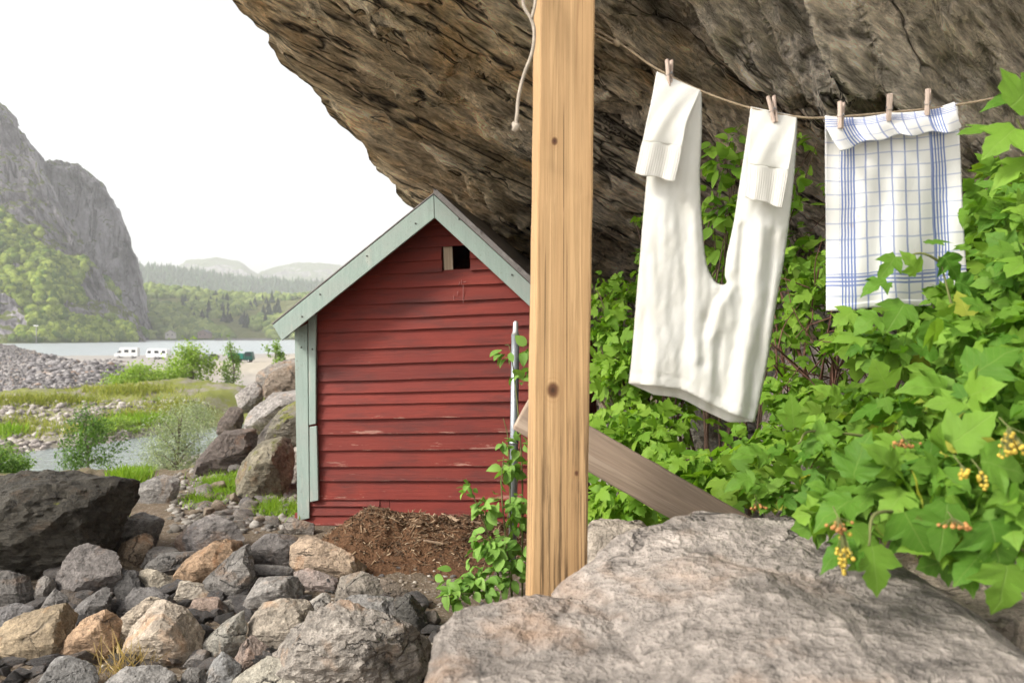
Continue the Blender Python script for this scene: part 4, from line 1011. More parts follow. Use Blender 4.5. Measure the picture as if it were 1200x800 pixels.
PILE = [
 ('big dark grey rock with a white vein below the dark mossy block', [(61, 667), (84, 645), (103, 637), (135, 649), (138, 674), (121, 681), (85, 702), (66, 684)], (.17, .15, .145), [(103, 671), (84, 690)]),
 ('long dull grey slab wedged just behind the big white veined rock', [(35, 664), (61, 641), (90, 634), (106, 640), (70, 656), (52, 674), (37, 674)], (.18, .16, .15), []),
 ('flat light brown stone at the foot of the dark mossy block', [(-8, 664), (13, 661), (43, 654), (46, 672), (18, 676), (-8, 673)], TN, []),
 ('dark layered slab at the very edge below the flat light brown stone', [(-25, 676), (0, 671), (34, 675), (40, 694), (14, 709), (-25, 706)], DK, []),
 ('upright grey splinter against the near side of the big white veined rock', [(38, 706), (45, 680), (52, 673), (66, 683), (56, 698)], GR, []),
 ('small rounded grey rock below the upright splinter', [(42, 714), (65, 689), (79, 698), (78, 709), (46, 720)], (.20, .185, .18), []),
 ('pointed dark wedge rock with one smooth face beside the orange brown block', [(83, 712), (126, 687), (130, 695), (127, 718), (108, 726), (92, 729)], (.14, .13, .128), [(112, 700)]),
 ('long smooth dark grey stone above the mottled tan boulder', [(-25, 722), (0, 714), (20, 707), (41, 713), (44, 721), (0, 740), (-25, 742)], (.17, .16, .165), []),
 ('mottled tan and grey boulder with a rounded brown end above bare earth', [(-25, 747), (0, 739), (30, 720), (76, 709), (90, 720), (88, 732), (56, 766), (27, 772), (-25, 770)], (.30, .225, .135), [(32, 750), (70, 735)]),
 ('sharp orange brown block with a flat bright top in the front rubble', [(57, 765), (74, 741), (121, 718), (142, 726), (141, 736), (126, 763), (108, 771), (67, 769)], OR, [(108, 745), (122, 736), (70, 757)]),
 ('cream tan lump leaning behind the pointed cream coloured boulder', [(142, 724), (157, 712), (173, 700), (188, 703), (170, 735), (155, 744), (144, 736)], (.38, .31, .235), []),
 ('pointed cream coloured boulder with a ridge down its front, beside dry grass', [(149, 760), (157, 735), (184, 704), (200, 709), (216, 716), (239, 740), (235, 754), (191, 777), (155, 769)], (.39, .32, .25), [(182, 722), (191, 754), (215, 748)]),
 ('flat bluish grey slab at the bottom below the orange brown block', [(38, 805), (54, 773), (85, 770), (110, 781), (113, 794), (99, 815), (45, 818)], (.21, .205, .205), []),
 ('flat grey slab at the bottom in front of the dry grass tuft', [(108, 808), (144, 784), (187, 781), (203, 791), (206, 815), (115, 822)], (.23, .22, .215), []),
 ('dark grey wedge lying just behind the pointed cream boulder', [(137, 715), (139, 707), (157, 691), (180, 689), (210, 709), (190, 713), (160, 723), (146, 723)], (.155, .145, .145), []),
 ('small pale faceted stone in the middle of the rubble', [(160, 671), (173, 666), (200, 675), (204, 688), (191, 696), (166, 686)], (.36, .31, .24), [(172, 682)]),
 ('rounded tan stone between the small pale faceted stone and the reddish one', [(199, 695), (209, 681), (236, 684), (248, 696), (225, 706), (202, 705)], (.31, .265, .215), []),
 ('small reddish brown stone resting above the pale splinters', [(222, 711), (227, 701), (254, 699), (263, 716), (243, 723), (225, 720)], (.28, .20, .16), []),
 ('ochre stained stone at the rear of the pile beside bright grass', [(132, 660), (144, 637), (171, 625), (179, 631), (164, 648), (158, 661)], (.38, .28, .19), []),
 ('grey stone tucked between the ochre stained stone and the great flat slab', [(159, 665), (172, 639), (202, 641), (211, 648), (196, 664)], (.23, .21, .195), []),
 ('great flat purplish grey slab crowning the rear of the rubble pile', [(200, 638), (222, 618), (250, 601), (276, 620), (283, 632), (228, 648), (205, 648)], (.25, .225, .22), [(235, 640)]),
 ('dark grey stone under the great flat crowning slab', [(171, 663), (192, 649), (228, 646), (217, 669), (183, 672)], (.16, .15, .145), []),
 ('slanting rust orange slab below the great flat slab', [(207, 671), (213, 656), (253, 635), (287, 632), (287, 640), (247, 668), (221, 682), (210, 680)], (.34, .215, .12), [(250, 652)]),
 ('tall grey block with a black side beside the slanting rust orange slab', [(238, 684), (260, 662), (292, 633), (295, 678), (282, 702), (253, 697)], (.19, .175, .165), [(279, 664), (272, 695)]),
 ('square dark block with a pale top near the hut corner', [(293, 638), (311, 626), (345, 628), (353, 638), (345, 662), (295, 659)], (.145, .13, .128), [(297, 645), (342, 643)]),
 ('flat grey brown stone directly at the hut corner', [(331, 616), (339, 606), (368, 614), (366, 625), (342, 622)], (.26, .225, .20), []),
 ('bright orange ended boulder at the edge of the compost heap', [(341, 640), (358, 626), (393, 642), (431, 665), (419, 676), (393, 678), (355, 666), (344, 660)], (.37, .265, .18), [(360, 655), (395, 668)]),
 ('flat grey shelf stone below the square dark block', [(293, 662), (339, 664), (346, 676), (317, 680), (295, 675)], (.22, .205, .20), []),
 ('wide grey stone with a smooth pale top under the flat shelf stone', [(281, 708), (295, 678), (345, 677), (356, 688), (339, 704), (292, 713)], (.24, .222, .21), [(300, 695), (345, 688)]),
 ('pinkish striped stone lying below the orange ended boulder', [(346, 671), (361, 666), (396, 677), (394, 692), (355, 687)], (.31, .245, .225), []),
 ('rounded grey boulder with a ridge behind the largest front rock', [(389, 695), (399, 675), (425, 669), (440, 677), (454, 700), (437, 703), (396, 707)], (.25, .215, .18), []),
 ('low brown stone at the edge of the dirt path', [(438, 683), (456, 677), (478, 693), (476, 702), (450, 702)], (.22, .17, .13), []),
 ('broad pale tan block behind the largest front rock', [(289, 717), (301, 704), (358, 704), (366, 713), (334, 752), (320, 762), (295, 740)], (.38, .32, .255), []),
 ('narrow pale wedge between the broad tan block and the rounded boulder', [(335, 723), (377, 695), (388, 697), (381, 714), (342, 731)], (.30, .275, .25), []),
 ('blue grey slab leaning on the back of the largest front rock', [(394, 712), (415, 699), (450, 699), (469, 702), (476, 717), (470, 735), (420, 735)], (.215, .205, .20), []),
 ('blackish triangular stone standing beside the dirt path', [(462, 700), (478, 693), (488, 703), (498, 719), (505, 744), (482, 737), (471, 728)], (.085, .08, .072), [(478, 715)]),
 ('small split grey stone beside the pointed cream boulder', [(212, 780), (227, 760), (247, 763), (241, 780)], (.23, .21, .20), []),
 ('pale green grey slab standing on edge near the middle', [(238, 754), (260, 728), (284, 716), (288, 735), (284, 749), (253, 768)], (.30, .285, .25), [(270, 745)]),
 ('reddish grey stone against the flank of the largest front rock', [(275, 768), (295, 744), (315, 760), (308, 778), (282, 785)], (.29, .215, .18), []),
 ('bluish grey shard at the bottom near the largest front rock', [(239, 788), (260, 766), (282, 780), (268, 804), (246, 807)], (.24, .24, .245), []),
 ('tiny round grey stone above the pale green grey slab', [(260, 705), (276, 701), (280, 712), (266, 717)], (.23, .21, .19), []),
 ('low dark shard at the bottom edge beside the flat grey slab', [(206, 806), (214, 781), (238, 784), (243, 810)], (.16, .15, .145), []),
 ('greenish flat topped slab at the bottom below the largest front rock', [(266, 803), (314, 770), (360, 782), (360, 818), (270, 822)], (.33, .305, .25), [(310, 798), (345, 795)]),
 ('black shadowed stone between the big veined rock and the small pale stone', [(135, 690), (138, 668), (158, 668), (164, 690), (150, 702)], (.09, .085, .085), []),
 ('grey lump left of the square dark block below the crowning slab', [(262, 662), (280, 645), (296, 655), (290, 690), (270, 690)], (.17, .16, .15), []),
]
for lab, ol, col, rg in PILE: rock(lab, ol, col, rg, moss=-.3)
rock('largest rough grey rock in the front rubble, beside the pale boulder', [(310, 772), (345, 742), (387, 715), (402, 711), (450, 730), (508, 750), (515, 758), (496, 790), (450, 806), (370, 812), (355, 785)], (.30, .265, .235), [(350, 770), (420, 755), (470, 775)], sub=6, moss=-.3, rough=.06, strata=(.4, .3, .8))

# slabs on the slope beside the hut
rock('tilted brown slab at the crest of the slope beside the hut', [(305, 459), (323, 433), (345, 426), (372, 424), (372, 456), (349, 459), (322, 462), (310, 463)], (.24, .185, .14), [(330, 440), (355, 432)], Yb=12.2, sub=5, moss=.1)
rock('thin grey slab on top of the brown crest slab', [(295, 443), (319, 427), (349, 419), (372, 419), (372, 428), (349, 429), (323, 435), (303, 450)], (.26, .235, .215), Yb=12.5, sub=5, moss=.12)
rock('small flat grey stone just below the crest of the slope', [(276, 461), (298, 447), (308, 461), (298, 473), (280, 476)], (.30, .275, .265), Yb=12.3, moss=-.1)
rock('long pale grey leaning slab in the middle of the slope', [(279, 494), (300, 476), (319, 462), (349, 456), (372, 456), (372, 470), (310, 485), (295, 500), (279, 498)], (.31, .285, .275), [(300, 492), (330, 470)], Yb=11.4, sub=5, moss=.04)
rock('dark brown block at the end of the pale leaning slab', [(255, 491), (265, 477), (281, 477), (285, 491), (274, 503), (256, 506)], (.16, .125, .11), Yb=11.6, moss=-.1)
rock('big dark purple brown slab jutting toward the stream', [(225, 552), (238, 533), (253, 510), (271, 501), (298, 498), (303, 509), (289, 522), (259, 540)], (.115, .09, .08), [(262, 520), (285, 512)], Yb=10.8, sub=5, moss=-.1)
rock('yellow moss covered rock against the hut corner', [(304, 514), (318, 493), (331, 478), (350, 470), (372, 470), (372, 514), (322, 518)], (.20, .18, .14), [(335, 492), (352, 488)], moss=.33, Yb=10.0, sub=5)
rock('rounded mossy boulder below the yellow moss covered rock', [(277, 562), (285, 540), (300, 514), (308, 511), (338, 516), (345, 530), (338, 548), (319, 570), (295, 583), (281, 576)], (.20, .175, .12), [(300, 545), (325, 535)], moss=.22, Yb=9.4, sub=5)
rock('narrow pale grey stone standing by the hut corner', [(333, 552), (339, 526), (354, 520), (356, 560), (344, 566)], (.30, .265, .235), Yb=8.9, moss=-.1)
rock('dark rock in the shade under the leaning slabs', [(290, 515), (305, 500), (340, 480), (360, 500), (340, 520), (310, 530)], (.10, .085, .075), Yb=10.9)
rock('smooth pale rock shelf on the path down to the stream', [(152, 584), (165, 567), (192, 555), (212, 560), (200, 578), (172, 592)], (.27, .255, .245), Yb=12.5, sub=5, moss=-.2, th=.4)
rock('grey stone at the end of the smooth pale rock shelf', [(118, 640), (135, 618), (165, 600), (190, 610), (170, 632), (140, 648)], (.25, .235, .225), Yb=7.6, moss=-.1)
st_ = MB(); a0, b0_ = P(287, 580, 8.75), P(326, 550, 8.85); st_.tube(spline([a0, (a0 + b0_) / 2 + Vector((0, 0, .01)), b0_], 14), [.022, .024] + [.026] * 10 + [.024, .02], 9)
tag(st_.build('stick', m_wood('dark_wood', (.05, .04, .035), (.11, .09, .08), 0, 1.0, .9), None, True, loc=tuple(a0)), 'dark weathered stick leaning on the rounded mossy boulder', 'stick')

# small stones that fill the gaps, all alike
var = []
def proto(sd_):
    r_ = np.random.default_rng(sd_); n = 12; q = r_.normal(size=(n, 3)); q /= np.linalg.norm(q, axis=1)[:, None]; q *= np.array([1, .72, .5]) * r_.uniform(.8, 1.1, (n, 1))
    o = solid('small_stone', q, MST, 3, .06, .02, GR, -.3); return o
protos = [proto(100 + i) for i in range(9)]
for o in protos: o.location = (0, 0, 0)
used = set(); cnt = 0
def stone_at(p, s, label, group, cols):
    global cnt
    i = int(rng.integers(0, 9)); o = protos[i] if i not in used else protos[i].copy()
    if i in used: COL.objects.link(o)
    used.add(i); cnt += 1
    o.location = p; o.scale = (s, s * rng.uniform(.8, 1.1), s * rng.uniform(.8, 1.2)); o.rotation_euler = (rng.uniform(-.4, .4), rng.uniform(-.4, .4), rng.uniform(0, 6.28))
    c = cols[int(rng.integers(0, len(cols)))]; o.color = (*c, 1); tag(o, label, 'stone', group)
cols_ = [(.07, .064, .06), DK, DK, (.15, .135, .125), (.18, .15, .125)]  # darker than the rocks: shade of the gaps put into the stone colours
k = 0
while k < 215:
    u, v = rng.uniform(-60, 510), rng.uniform(640, 825)
    if u > 395 and v < 700 or v < 662 - .06 * u + 20: continue
    p = hit(u, v); s = rng.uniform(.04, .135) * (1.15 if v < 720 else .9)
    stone_at(p + Vector((0, 0, s * .25)), s, 'small broken stone filling the gaps of the rubble pile', 'small stones between the rubble rocks', cols_); k += 1
k = 0
while k < 55:
    u, v = rng.uniform(225, 350), rng.uniform(545, 625)
    if v > 625 - (u - 225) * .05: continue
    p = hit(u, v); s = rng.uniform(.05, .17)
    stone_at(p + Vector((0, 0, s * .2)), s, 'small loose stone on the grassy slope below the hut corner', 'loose stones on the slope beside the hut', [GR, LG, (.26, .23, .2), TN]); k += 1
k = 0
while k < 26:
    u, v = rng.uniform(395, 600), rng.uniform(640, 712)
    if v < 640 + (560 - u) * .05: continue
    p = hit(u, v); s = rng.uniform(.02, .06)
    stone_at(p + Vector((0, 0, s * .2)), s, 'small stone lying on the dirt between compost heap and boulder', 'stones on the dirt path', [GR, LG, (.24, .19, .15)]); k += 1

# ------------------------------------------------------------------ compost heap
def m_compost():
    g = NT('compost'); co = g.coord(); n = g.noise(co, 9, 6, .7); f = g.noise(co, 60, 5, .7)
    c = g.mix(n, (.06, .030, .017), (.22, .12, .065)); c = g.mix(.9, c, g.ramp(f, [(.3, .45), (.7, 1.6)]), 'MULTIPLY')
    return g.done(c, .95, g.bump(g.math('ADD', n, f), 1, .03), .1)
hc = P(495, 650, 5.75); hc.z = 0
ht = thing('compost_heap', 'brown heap of compost and wood scraps against the red hut wall', 'compost heap', hc)
def heap_z(x, y):
    x = np.asarray(x, float); y = np.asarray(y, float)
    z = .185 * np.exp(-((x + .05) / .44) ** 2 - ((y - .08) / .36) ** 2) + .13 * np.exp(-((x - .48) / .26) ** 2 - ((y - .22) / .26) ** 2) + .15 * np.exp(-((x + .46) / .25) ** 2 - ((y - .03) / .28) ** 2) + .09 * np.exp(-(x / .75) ** 4 - ((y + .2) / .4) ** 2)
    p = np.stack([x.ravel(), y.ravel(), 0 * x.ravel()], -1)
    return z + (fbm(p * 5, 4, .6) * .045 + fbm(p * 22, 3, .6) * .014).reshape(x.shape) * np.clip(z * 6, 0, 1) - .03
hx, hy = np.meshgrid(np.linspace(-1.05, 1.05, 190), np.linspace(-.8, .62, 130), indexing='ij')
mesh_obj('heap', np.stack([hx, hy, heap_z(hx, hy)], -1).reshape(-1, 3), grid_faces(190, 130), m_compost(), ht)
ch = MB()
for i in range(2600):
    x, y = rng.normal(0, .45), rng.normal(-.05, .28)
    if abs(x) > 1 or not -.75 < y < .55: continue
    z = float(heap_z(np.array([x]), np.array([y]))[0])
    if z < .005 and rng.random() < .5: continue
    L, wd_, t_ = rng.uniform(.006, .03) * (2.2 if rng.random() < .05 else 1), rng.uniform(.0015, .005), .0015
    M_ = Matrix.Translation((x, y, z + .006)) @ Matrix.Rotation(rng.uniform(0, 6.28), 4, 'Z') @ Matrix.Rotation(rng.normal(0, .4), 4, 'Y') @ Matrix.Rotation(rng.normal(0, .5), 4, 'X')
    ch.box((-L, -wd_, -t_), (L, wd_, t_), M_)
def m_chips():
    g = NT('wood_chips'); r = g.n('ShaderNodeNewGeometry').outputs['Random Per Island']
    return g.done(g.ramp(r, [(0, (.05, .03, .018)), (.5, (.13, .08, .045)), (.88, (.24, .155, .09)), (1, (.46, .35, .23))]), .9)
MCH = m_chips(); co_chips = ch.build('wood_scraps', MCH, ht)
co_chips['kind'] = 'stuff'
for (u, v, L, a) in [(467, 628, .10, .2), (547, 612, .12, 1.1), (531, 640, .10, -.7), (508, 655, .14, .3), (558, 638, .07, .2)]:
    p = hit(u, v); x, y = p.x - hc.x, p.y - hc.y; z = float(heap_z(np.array([x]), np.array([y]))[0])
    m = MB(); m.box((-L / 2, -.012, -.005), (L / 2, .012, .005), Matrix.Translation((x, y, max(z, .0) + .02)) @ Matrix.Rotation(a, 4, 'Z') @ Matrix.Rotation(.25, 4, 'Y')); m.build('wood_piece', m_plain('broken_wood', (.42, .30, .20), .9, 12), ht)
# ------------------------------------------------------------------ leaves
def leaf_maple():
    """three-lobed toothed guelder rose leaf, folded along its midrib; unit length, in x (across) y (along)"""
    half = [(.10, -.02), (.22, -.05), (.30, .04), (.43, .10), (.49, .24), (.66, .46), (.50, .45), (.38, .48), (.24, .46), (.34, .60), (.27, .70), (.22, .83), (.12, .90), (0, 1.08)]
    mid = [(0, 0), (0, .12), (0, .3), (0, .5), (0, .72), (0, 1.08)]
    v = []; uv = []
    def z(x, y): return .34 * abs(x) - .55 * x * x - .34 * (y - .3) ** 2 + .035 * math.sin(11 * y + 9 * abs(x))
    for x, y in mid[:-1]: v.append((x, y, z(x, y)))
    nm_ = len(v); f = []
    link = [0, 0, 1, 1, 1, 2, 2, 2, 3, 3, 3, 4, 4, 4]
    for sg in (1, -1):
        b = len(v)
        for x, y in half: v.append((sg * x, y, z(x, y)))
        for i in range(len(half) - 1):
            a, c = link[i], link[i + 1]
            t = (b + i, b + i + 1, a); f.append(t if sg > 0 else t[::-1])
            if a != c: t = (b + i + 1, c, a); f.append(t if sg > 0 else t[::-1])
        t = (b, 0, 0)
    return np.array(v), f
def leaf_ovate(w=.34, fold=.25, curl=.3):
    ys_ = [0, .15, .38, .62, .84, 1.0]; ws = [.02, .7, 1, .85, .45, 0]; v = []; f = []
    for y, q in zip(ys_, ws):
        for s in (-1, 0, 1): v.append((s * w * q, y - (.04 if s == 0 else 0), fold * abs(s) * w * q - curl * (y - .3) ** 2))
    for i in range(5):
        for s in range(2): f.append((i * 3 + s, i * 3 + s + 1, i * 3 + s + 4, i * 3 + s + 3))
    return np.array(v), f
def leaf_simple(w=.35): return np.array([(0, 0, 0), (w, .45, .06), (0, 1, -.08), (-w, .45, .06)]), [(0, 1, 2, 3)]
LM, LO, LS, LN = leaf_maple(), leaf_ovate(), leaf_simple(), leaf_simple(.14)

def leaves(name, items, tmpl, mat, parent=None, origin=(0, 0, 0)):
    """items: (position, tip direction, face normal, length)"""
    tv, tf = tmpl; n = len(items); k = len(tv)
    Pp = np.array([i[0] for i in items], float) - np.array(origin); T = np.array([i[1] for i in items], float); N = np.array([i[2] for i in items], float); Ls = np.array([i[3] for i in items], float)
    T /= np.linalg.norm(T, axis=1)[:, None] + 1e-9
    N = N - T * np.sum(N * T, 1)[:, None]; N /= np.linalg.norm(N, axis=1)[:, None] + 1e-9; X = np.cross(T, N)
    wob = rng.uniform(.75, 1.15, (n, 1))
    V = Pp[:, None] + Ls[:, None, None] * (X[:, None] * (tv[None, :, 0:1] * wob[:, None]) + T[:, None] * tv[None, :, 1:2] + N[:, None] * (tv[None, :, 2:3] * rng.uniform(.2, 1.8, (n, 1, 1))))
    nf = [len(q) for q in tf]
    if min(nf) == max(nf): Fc = (np.array(tf)[None] + (np.arange(n) * k)[:, None, None]).reshape(-1, nf[0])
    else: Fc = [tuple(a + i * k for a in q) for i in range(n) for q in tf]
    uv = np.tile(tv[:, :2], (n, 1))
    return mesh_obj(name, V.reshape(-1, 3), Fc, mat, parent, True, uv)

LIGHT = np.array([-.45, -.35, .85])
def cloud(c, r, n, size, shell=.55, up=.9, out=.5, droop=.35, jit=.55):
    """leaves held in a clump: mostly near its surface, faces to the light, tips outwards and down"""
    it = []
    for _ in range(n):
        d = rng.normal(size=3); d /= np.linalg.norm(d)
        q = d * (shell + (1 - shell) * rng.random()) * (rng.random() ** .2)
        p = np.array(c) + q * np.array(r)
        nn = LIGHT * up + d * out + rng.normal(0, jit, 3)
        t = d * np.array([1, 1, .4]) + rng.normal(0, .6, 3) + np.array([0, 0, -droop])
        it.append((p, t, nn, size * rng.uniform(.55, 1.2)))
    return it
def twig(mb_, a, b, r0, r1, sag=.05, n=9, wig=.03):
    a, b = np.array(a, float), np.array(b, float); L = np.linalg.norm(b - a); m_ = (a + b) / 2 + np.array([0, 0, sag * L]) + rng.normal(0, wig * L, 3)
    mb_.tube(spline([a, m_, b], n), np.linspace(r0, r1, n), 6); return m_

VA, VB = (.068, .17, .016), (.195, .335, .04)
MLV = m_leaf('viburnum_leaf', VA, VB, .40, True)
MLT = m_leaf('thicket_leaf', (.11, .23, .022), (.235, .375, .045), .45, False)
MLR = m_leaf('raspberry_leaf', (.12, .24, .04), (.23, .38, .08), .36, False)
MTW = m_plain('twig_bark', (.115, .07, .05), .9, 30, .4, .3)
MTG = m_plain('green_twig', (.14, .15, .05), .8, 30, .3, .2)
def pxr(u, v, Y, ru, rv, rd): return tuple(P(u, v, Y)), (ru * Y / F, rd, rv * Y / F)

# --- the viburnum that hangs in from the side, near the camera
vb_ = thing('viburnum_bush', 'large leafy viburnum with lobed leaves and yellow berries spilling over the front boulder', 'shrub', (1.35, 2.1, .9))
OV = tuple(vb_.location)
it = []
NEAR = [  # u, v, Y, ru, rv, depth radius, n, leaf size
 (1010, 590, 1.62, 75, 45, .14, 34, .088), (1090, 560, 1.50, 90, 50, .16, 46, .092), (1165, 600, 1.38, 70, 60, .14, 32, .090),
 (1175, 480, 1.55, 80, 60, .18, 44, .088), (1080, 480, 1.85, 90, 50, .2, 50, .085), (980, 530, 1.95, 80, 40, .2, 44, .082),
 (1150, 400, 1.75, 80, 60, .2, 50, .085), (1190, 330, 1.85, 70, 60, .2, 46, .085), (1060, 410, 2.05, 70, 40, .15, 38, .080),
 (1195, 250, 2.0, 55, 50, .18, 30, .085), (930, 575, 2.05, 70, 26, .15, 30, .075), (1120, 640, 1.42, 60, 22, .1, 12, .088),
 (1250, 420, 1.7, 70, 160, .25, 70, .088), (1260, 600, 1.45, 60, 80, .2, 36, .09), (1130, 345, 2.0, 50, 26, .12, 16, .075)]
st = MB()
for (u, v, Y, ru, rv, rd, n, sz) in NEAR:
    c, r = pxr(u, v, Y, ru, rv, rd); it += cloud(c, r, int(n * 2.0), sz * .74, .3, 1.0, .35, .3, .7)
    b = np.array(P(1230, 720, 2.1)) + rng.normal(0, .12, 3)
    twig(st, b - np.array(OV), np.array(c) - np.array(OV), .007, .0025, .15)
# leaves singled out in the photograph
def one(u, v, Y, du, dv, L, nx=-.2, ny=-.7, nz=.6, dy=-.1):
    t = np.array([du, dy, -dv], float); return (np.array(P(u, v, Y)), t, np.array([nx, ny, nz]) + rng.normal(0, .25, 3), L * .86)
HERO = [one(1022, 640, 1.34, .1, 1, .098, ny=-1, nz=.2), one(1005, 640, 1.36, -1, .35, .085), one(1000, 585, 1.4, -1, .5, .10), one(1060, 600, 1.36, .5, 1, .10), one(1110, 590, 1.34, -.2, 1, .11),
  one(1160, 610, 1.3, .2, 1, .105), one(1050, 555, 1.42, -.6, -.7, .09), one(1000, 560, 1.45, .2, -1, .10), one(1115, 520, 1.42, .6, -.5, .11), one(1150, 540, 1.36, .8, .2, .10),
  one(930, 500, 1.8, -.1, -1, .085), one(955, 510, 1.82, .9, -.3, .08), one(900, 535, 1.9, -1, -.2, .10), one(880, 560, 2.0, -.9, .3, .085), one(1180, 660, 1.3, -.2, 1, .10),
  one(1050, 300, 1.95, -.7, .9, .085), one(1085, 285, 1.95, .9, -.1, .08), one(1105, 300, 1.92, .5, .7, .085), one(1040, 330, 1.9, -1, .3, .08), one(1060, 355, 1.88, -.6, .9, .09), one(1120, 330, 1.88, .9, .4, .09),
  one(1030, 370, 1.95, -1, .5, .085), one(1090, 375, 1.85, .3, 1, .09), one(1000, 365, 2.05, -1, .6, .075), one(1010, 395, 1.95, -.9, .1, .09), one(1075, 320, 1.9, -.4, -.6, .075),
  one(1165, 150, 1.75, -1, .15, .10, ny=-.5), one(1185, 125, 1.65, .6, -.6, .12, ny=-.5), one(1190, 150, 1.68, -.9, .75, .11, ny=-.5), one(1205, 190, 1.7, -1, .55, .105), one(1200, 120, 1.7, -1, -.05, .10, ny=-.4), one(1220, 160, 1.7, .4, .8, .1),
  one(1110, 455, 1.62, -1, -.1, .11), one(1140, 440, 1.55, .9, -.7, .12), one(1060, 520, 1.55, -1, .2, .10), one(985, 470, 1.9, -.8, -.6, .085), one(1040, 455, 1.85, -.5, -.9, .09)]
it += HERO
leaves('foliage', it, LM, MLV, vb_, OV)
for pts_ in ([(1230, 700, 1.9), (1100, 620, 1.5), (1030, 600, 1.38), (1018, 640, 1.35)], [(1250, 420, 1.9), (1150, 345, 1.95), (1090, 300, 1.94), (1060, 300, 1.95)], [(1250, 260, 1.8), (1215, 190, 1.7), (1192, 140, 1.67)],
             [(1240, 620, 2.0), (1080, 530, 1.9), (960, 505, 1.83), (935, 520, 1.8)], [(1180, 480, 2.0), (1130, 400, 1.9), (1100, 300, 1.92)]):
    s_ = spline([P(*q) for q in pts_], 22) - np.array(OV); st.tube(s_, np.linspace(.006, .002, 22), 6)
st.build('stem', MTG, vb_, True)
MBY = m_plain('yellow_berry', (.50, .36, .05), .6, 30, .4, 0); MBO = m_plain('orange_berry', (.40, .19, .06), .6, 30, .4, 0)
bv_, bf_ = ico(1)
def berries(u, v, Y, n, ru, rv, mat, r=.0040):
    c = np.array(P(u, v, Y)); mb_ = MB(); sk = MB(); top_ = c + np.array([0, .01, rv * Y / F * 1.3])
    for _ in range(int(n * 1.8)):
        p = c + rng.normal(size=3) * np.array([ru, (ru + rv) / 2, rv]) * Y / F * .42
        mb_.add(bv_ * r * rng.uniform(.8, 1.15) + p - np.array(OV), [tuple(q) for q in bf_.tolist()]); sk.tube([top_ - np.array(OV), p - np.array(OV)], .0008, 4)
    sk.tube([top_ - np.array(OV), top_ - np.array(OV) + np.array([.004, .03, .012])], .0012, 5); o = mb_.build('berry_cluster', mat, vb_, True); sk.build('berry_stalk', MTG, o)
for q in [(1186, 524, 1.30, 22, 17, 18, MBY), (990, 652, 1.33, 18, 9, 24, MBY), (985, 618, 1.33, 9, 15, 8, MBO), (1120, 616, 1.31, 12, 28, 6, MBO), (1152, 562, 1.34, 10, 9, 9, MBY), (888, 595, 2.0, 9, 10, 6, MBO), (1062, 522, 1.5, 9, 20, 6, MBO), (1130, 556, 1.34, 7, 8, 8, MBY)]:
    berries(*q)

# --- thicket at the back of the shelter
def thicket(name, label, clumps, base, tmpl, mat, leafmat_tw=MTW, cat='shrub', seedtw=3, shell=.3):
    root = thing(name, label, cat, base); o_ = np.array(root.location); it_ = []; tw_ = MB()
    for (u, v, Y, ru, rv, rd, n, sz) in clumps:
        c, r = pxr(u, v, Y, ru, rv, rd); it_ += cloud(c, r, int(n * 1.5), sz, shell, 1.0, .4, .35, .6)
        for _ in range(seedtw):
            e = np.array(c) + rng.normal(0, .45, 3) * np.array(r); b_ = o_ + np.array([rng.normal(0, .18), rng.normal(0, .12), 0])
            twig(tw_, b_ - o_, e - o_, rng.uniform(.005, .011), .002, .08)
    tw_.build('stem', leafmat_tw, root, True); leaves('foliage', it_, tmpl, mat, root, o_)
    return root
thicket('currant_bush', 'dense green bush behind the brace plank, between the pine post and the long johns', [
 (735, 590, 3.2, 70, 40, .3, 130, .075), (720, 520, 3.7, 60, 50, .3, 150, .075), (740, 440, 3.9, 60, 50, .3, 150, .075), (715, 390, 4.1, 40, 40, .25, 90, .07), (735, 340, 4.3, 40, 26, .2, 50, .065), (760, 300, 4.4, 22, 16, .15, 16, .06),
 (800, 560, 3.0, 80, 45, .3, 150, .075), (760, 500, 3.5, 80, 30, .3, 110, .075), (705, 345, 4.4, 26, 30, .2, 26, .06), (752, 255, 4.4, 10, 14, .1, 8, .05), (850, 560, 2.7, 80, 35, .25, 100, .075), (795, 440, 4.0, 60, 60, .25, 90, .07)], (.75, 3.8, .7), LM, MLT)
thicket('elder_bush', 'tall leafy bush rising between the two legs of the long johns', [
 (850, 190, 3.4, 32, 34, .18, 34, .085), (845, 250, 3.5, 40, 36, .2, 46, .085), (862, 160, 3.4, 14, 12, .1, 9, .05), (850, 310, 3.7, 45, 40, .25, 60, .08), (935, 170, 3.5, 22, 18, .12, 10, .075), (925, 230, 3.6, 36, 34, .2, 30, .08), (930, 300, 3.6, 42, 44, .2, 56, .08), (820, 380, 4.0, 60, 50, .3, 80, .075)], (1.05, 3.9, .7), LO, MLT, seedtw=2)
thicket('hazel_bush', 'leafy bush behind the tea towel with bare brown twigs showing low down', [
 (915, 370, 3.5, 42, 40, .2, 50, .075), (960, 330, 3.3, 30, 40, .2, 26, .075), (1000, 400, 2.9, 40, 30, .2, 34, .075), (920, 460, 3.2, 34, 30, .2, 30, .075), (1010, 480, 2.7, 70, 40, .25, 90, .08), (905, 520, 3.0, 60, 30, .2, 60, .08), (1090, 350, 2.9, 70, 50, .25, 90, .085), (1150, 280, 3.0, 60, 50, .25, 80, .085), (1200, 240, 2.8, 70, 60, .25, 90, .085), (1180, 420, 2.5, 110, 90, .3, 150, .085), (1110, 520, 2.3, 120, 60, .25, 120, .085), (1290, 330, 2.9, 90, 90, .3, 120, .085), (1300, 480, 2.6, 110, 90, .3, 120, .085), (1440, 420, 3.0, 120, 120, .4, 120, .085), (1420, 600, 2.5, 140, 80, .3, 90, .085)], (1.65, 3.7, .75), LM, MLT, seedtw=4)
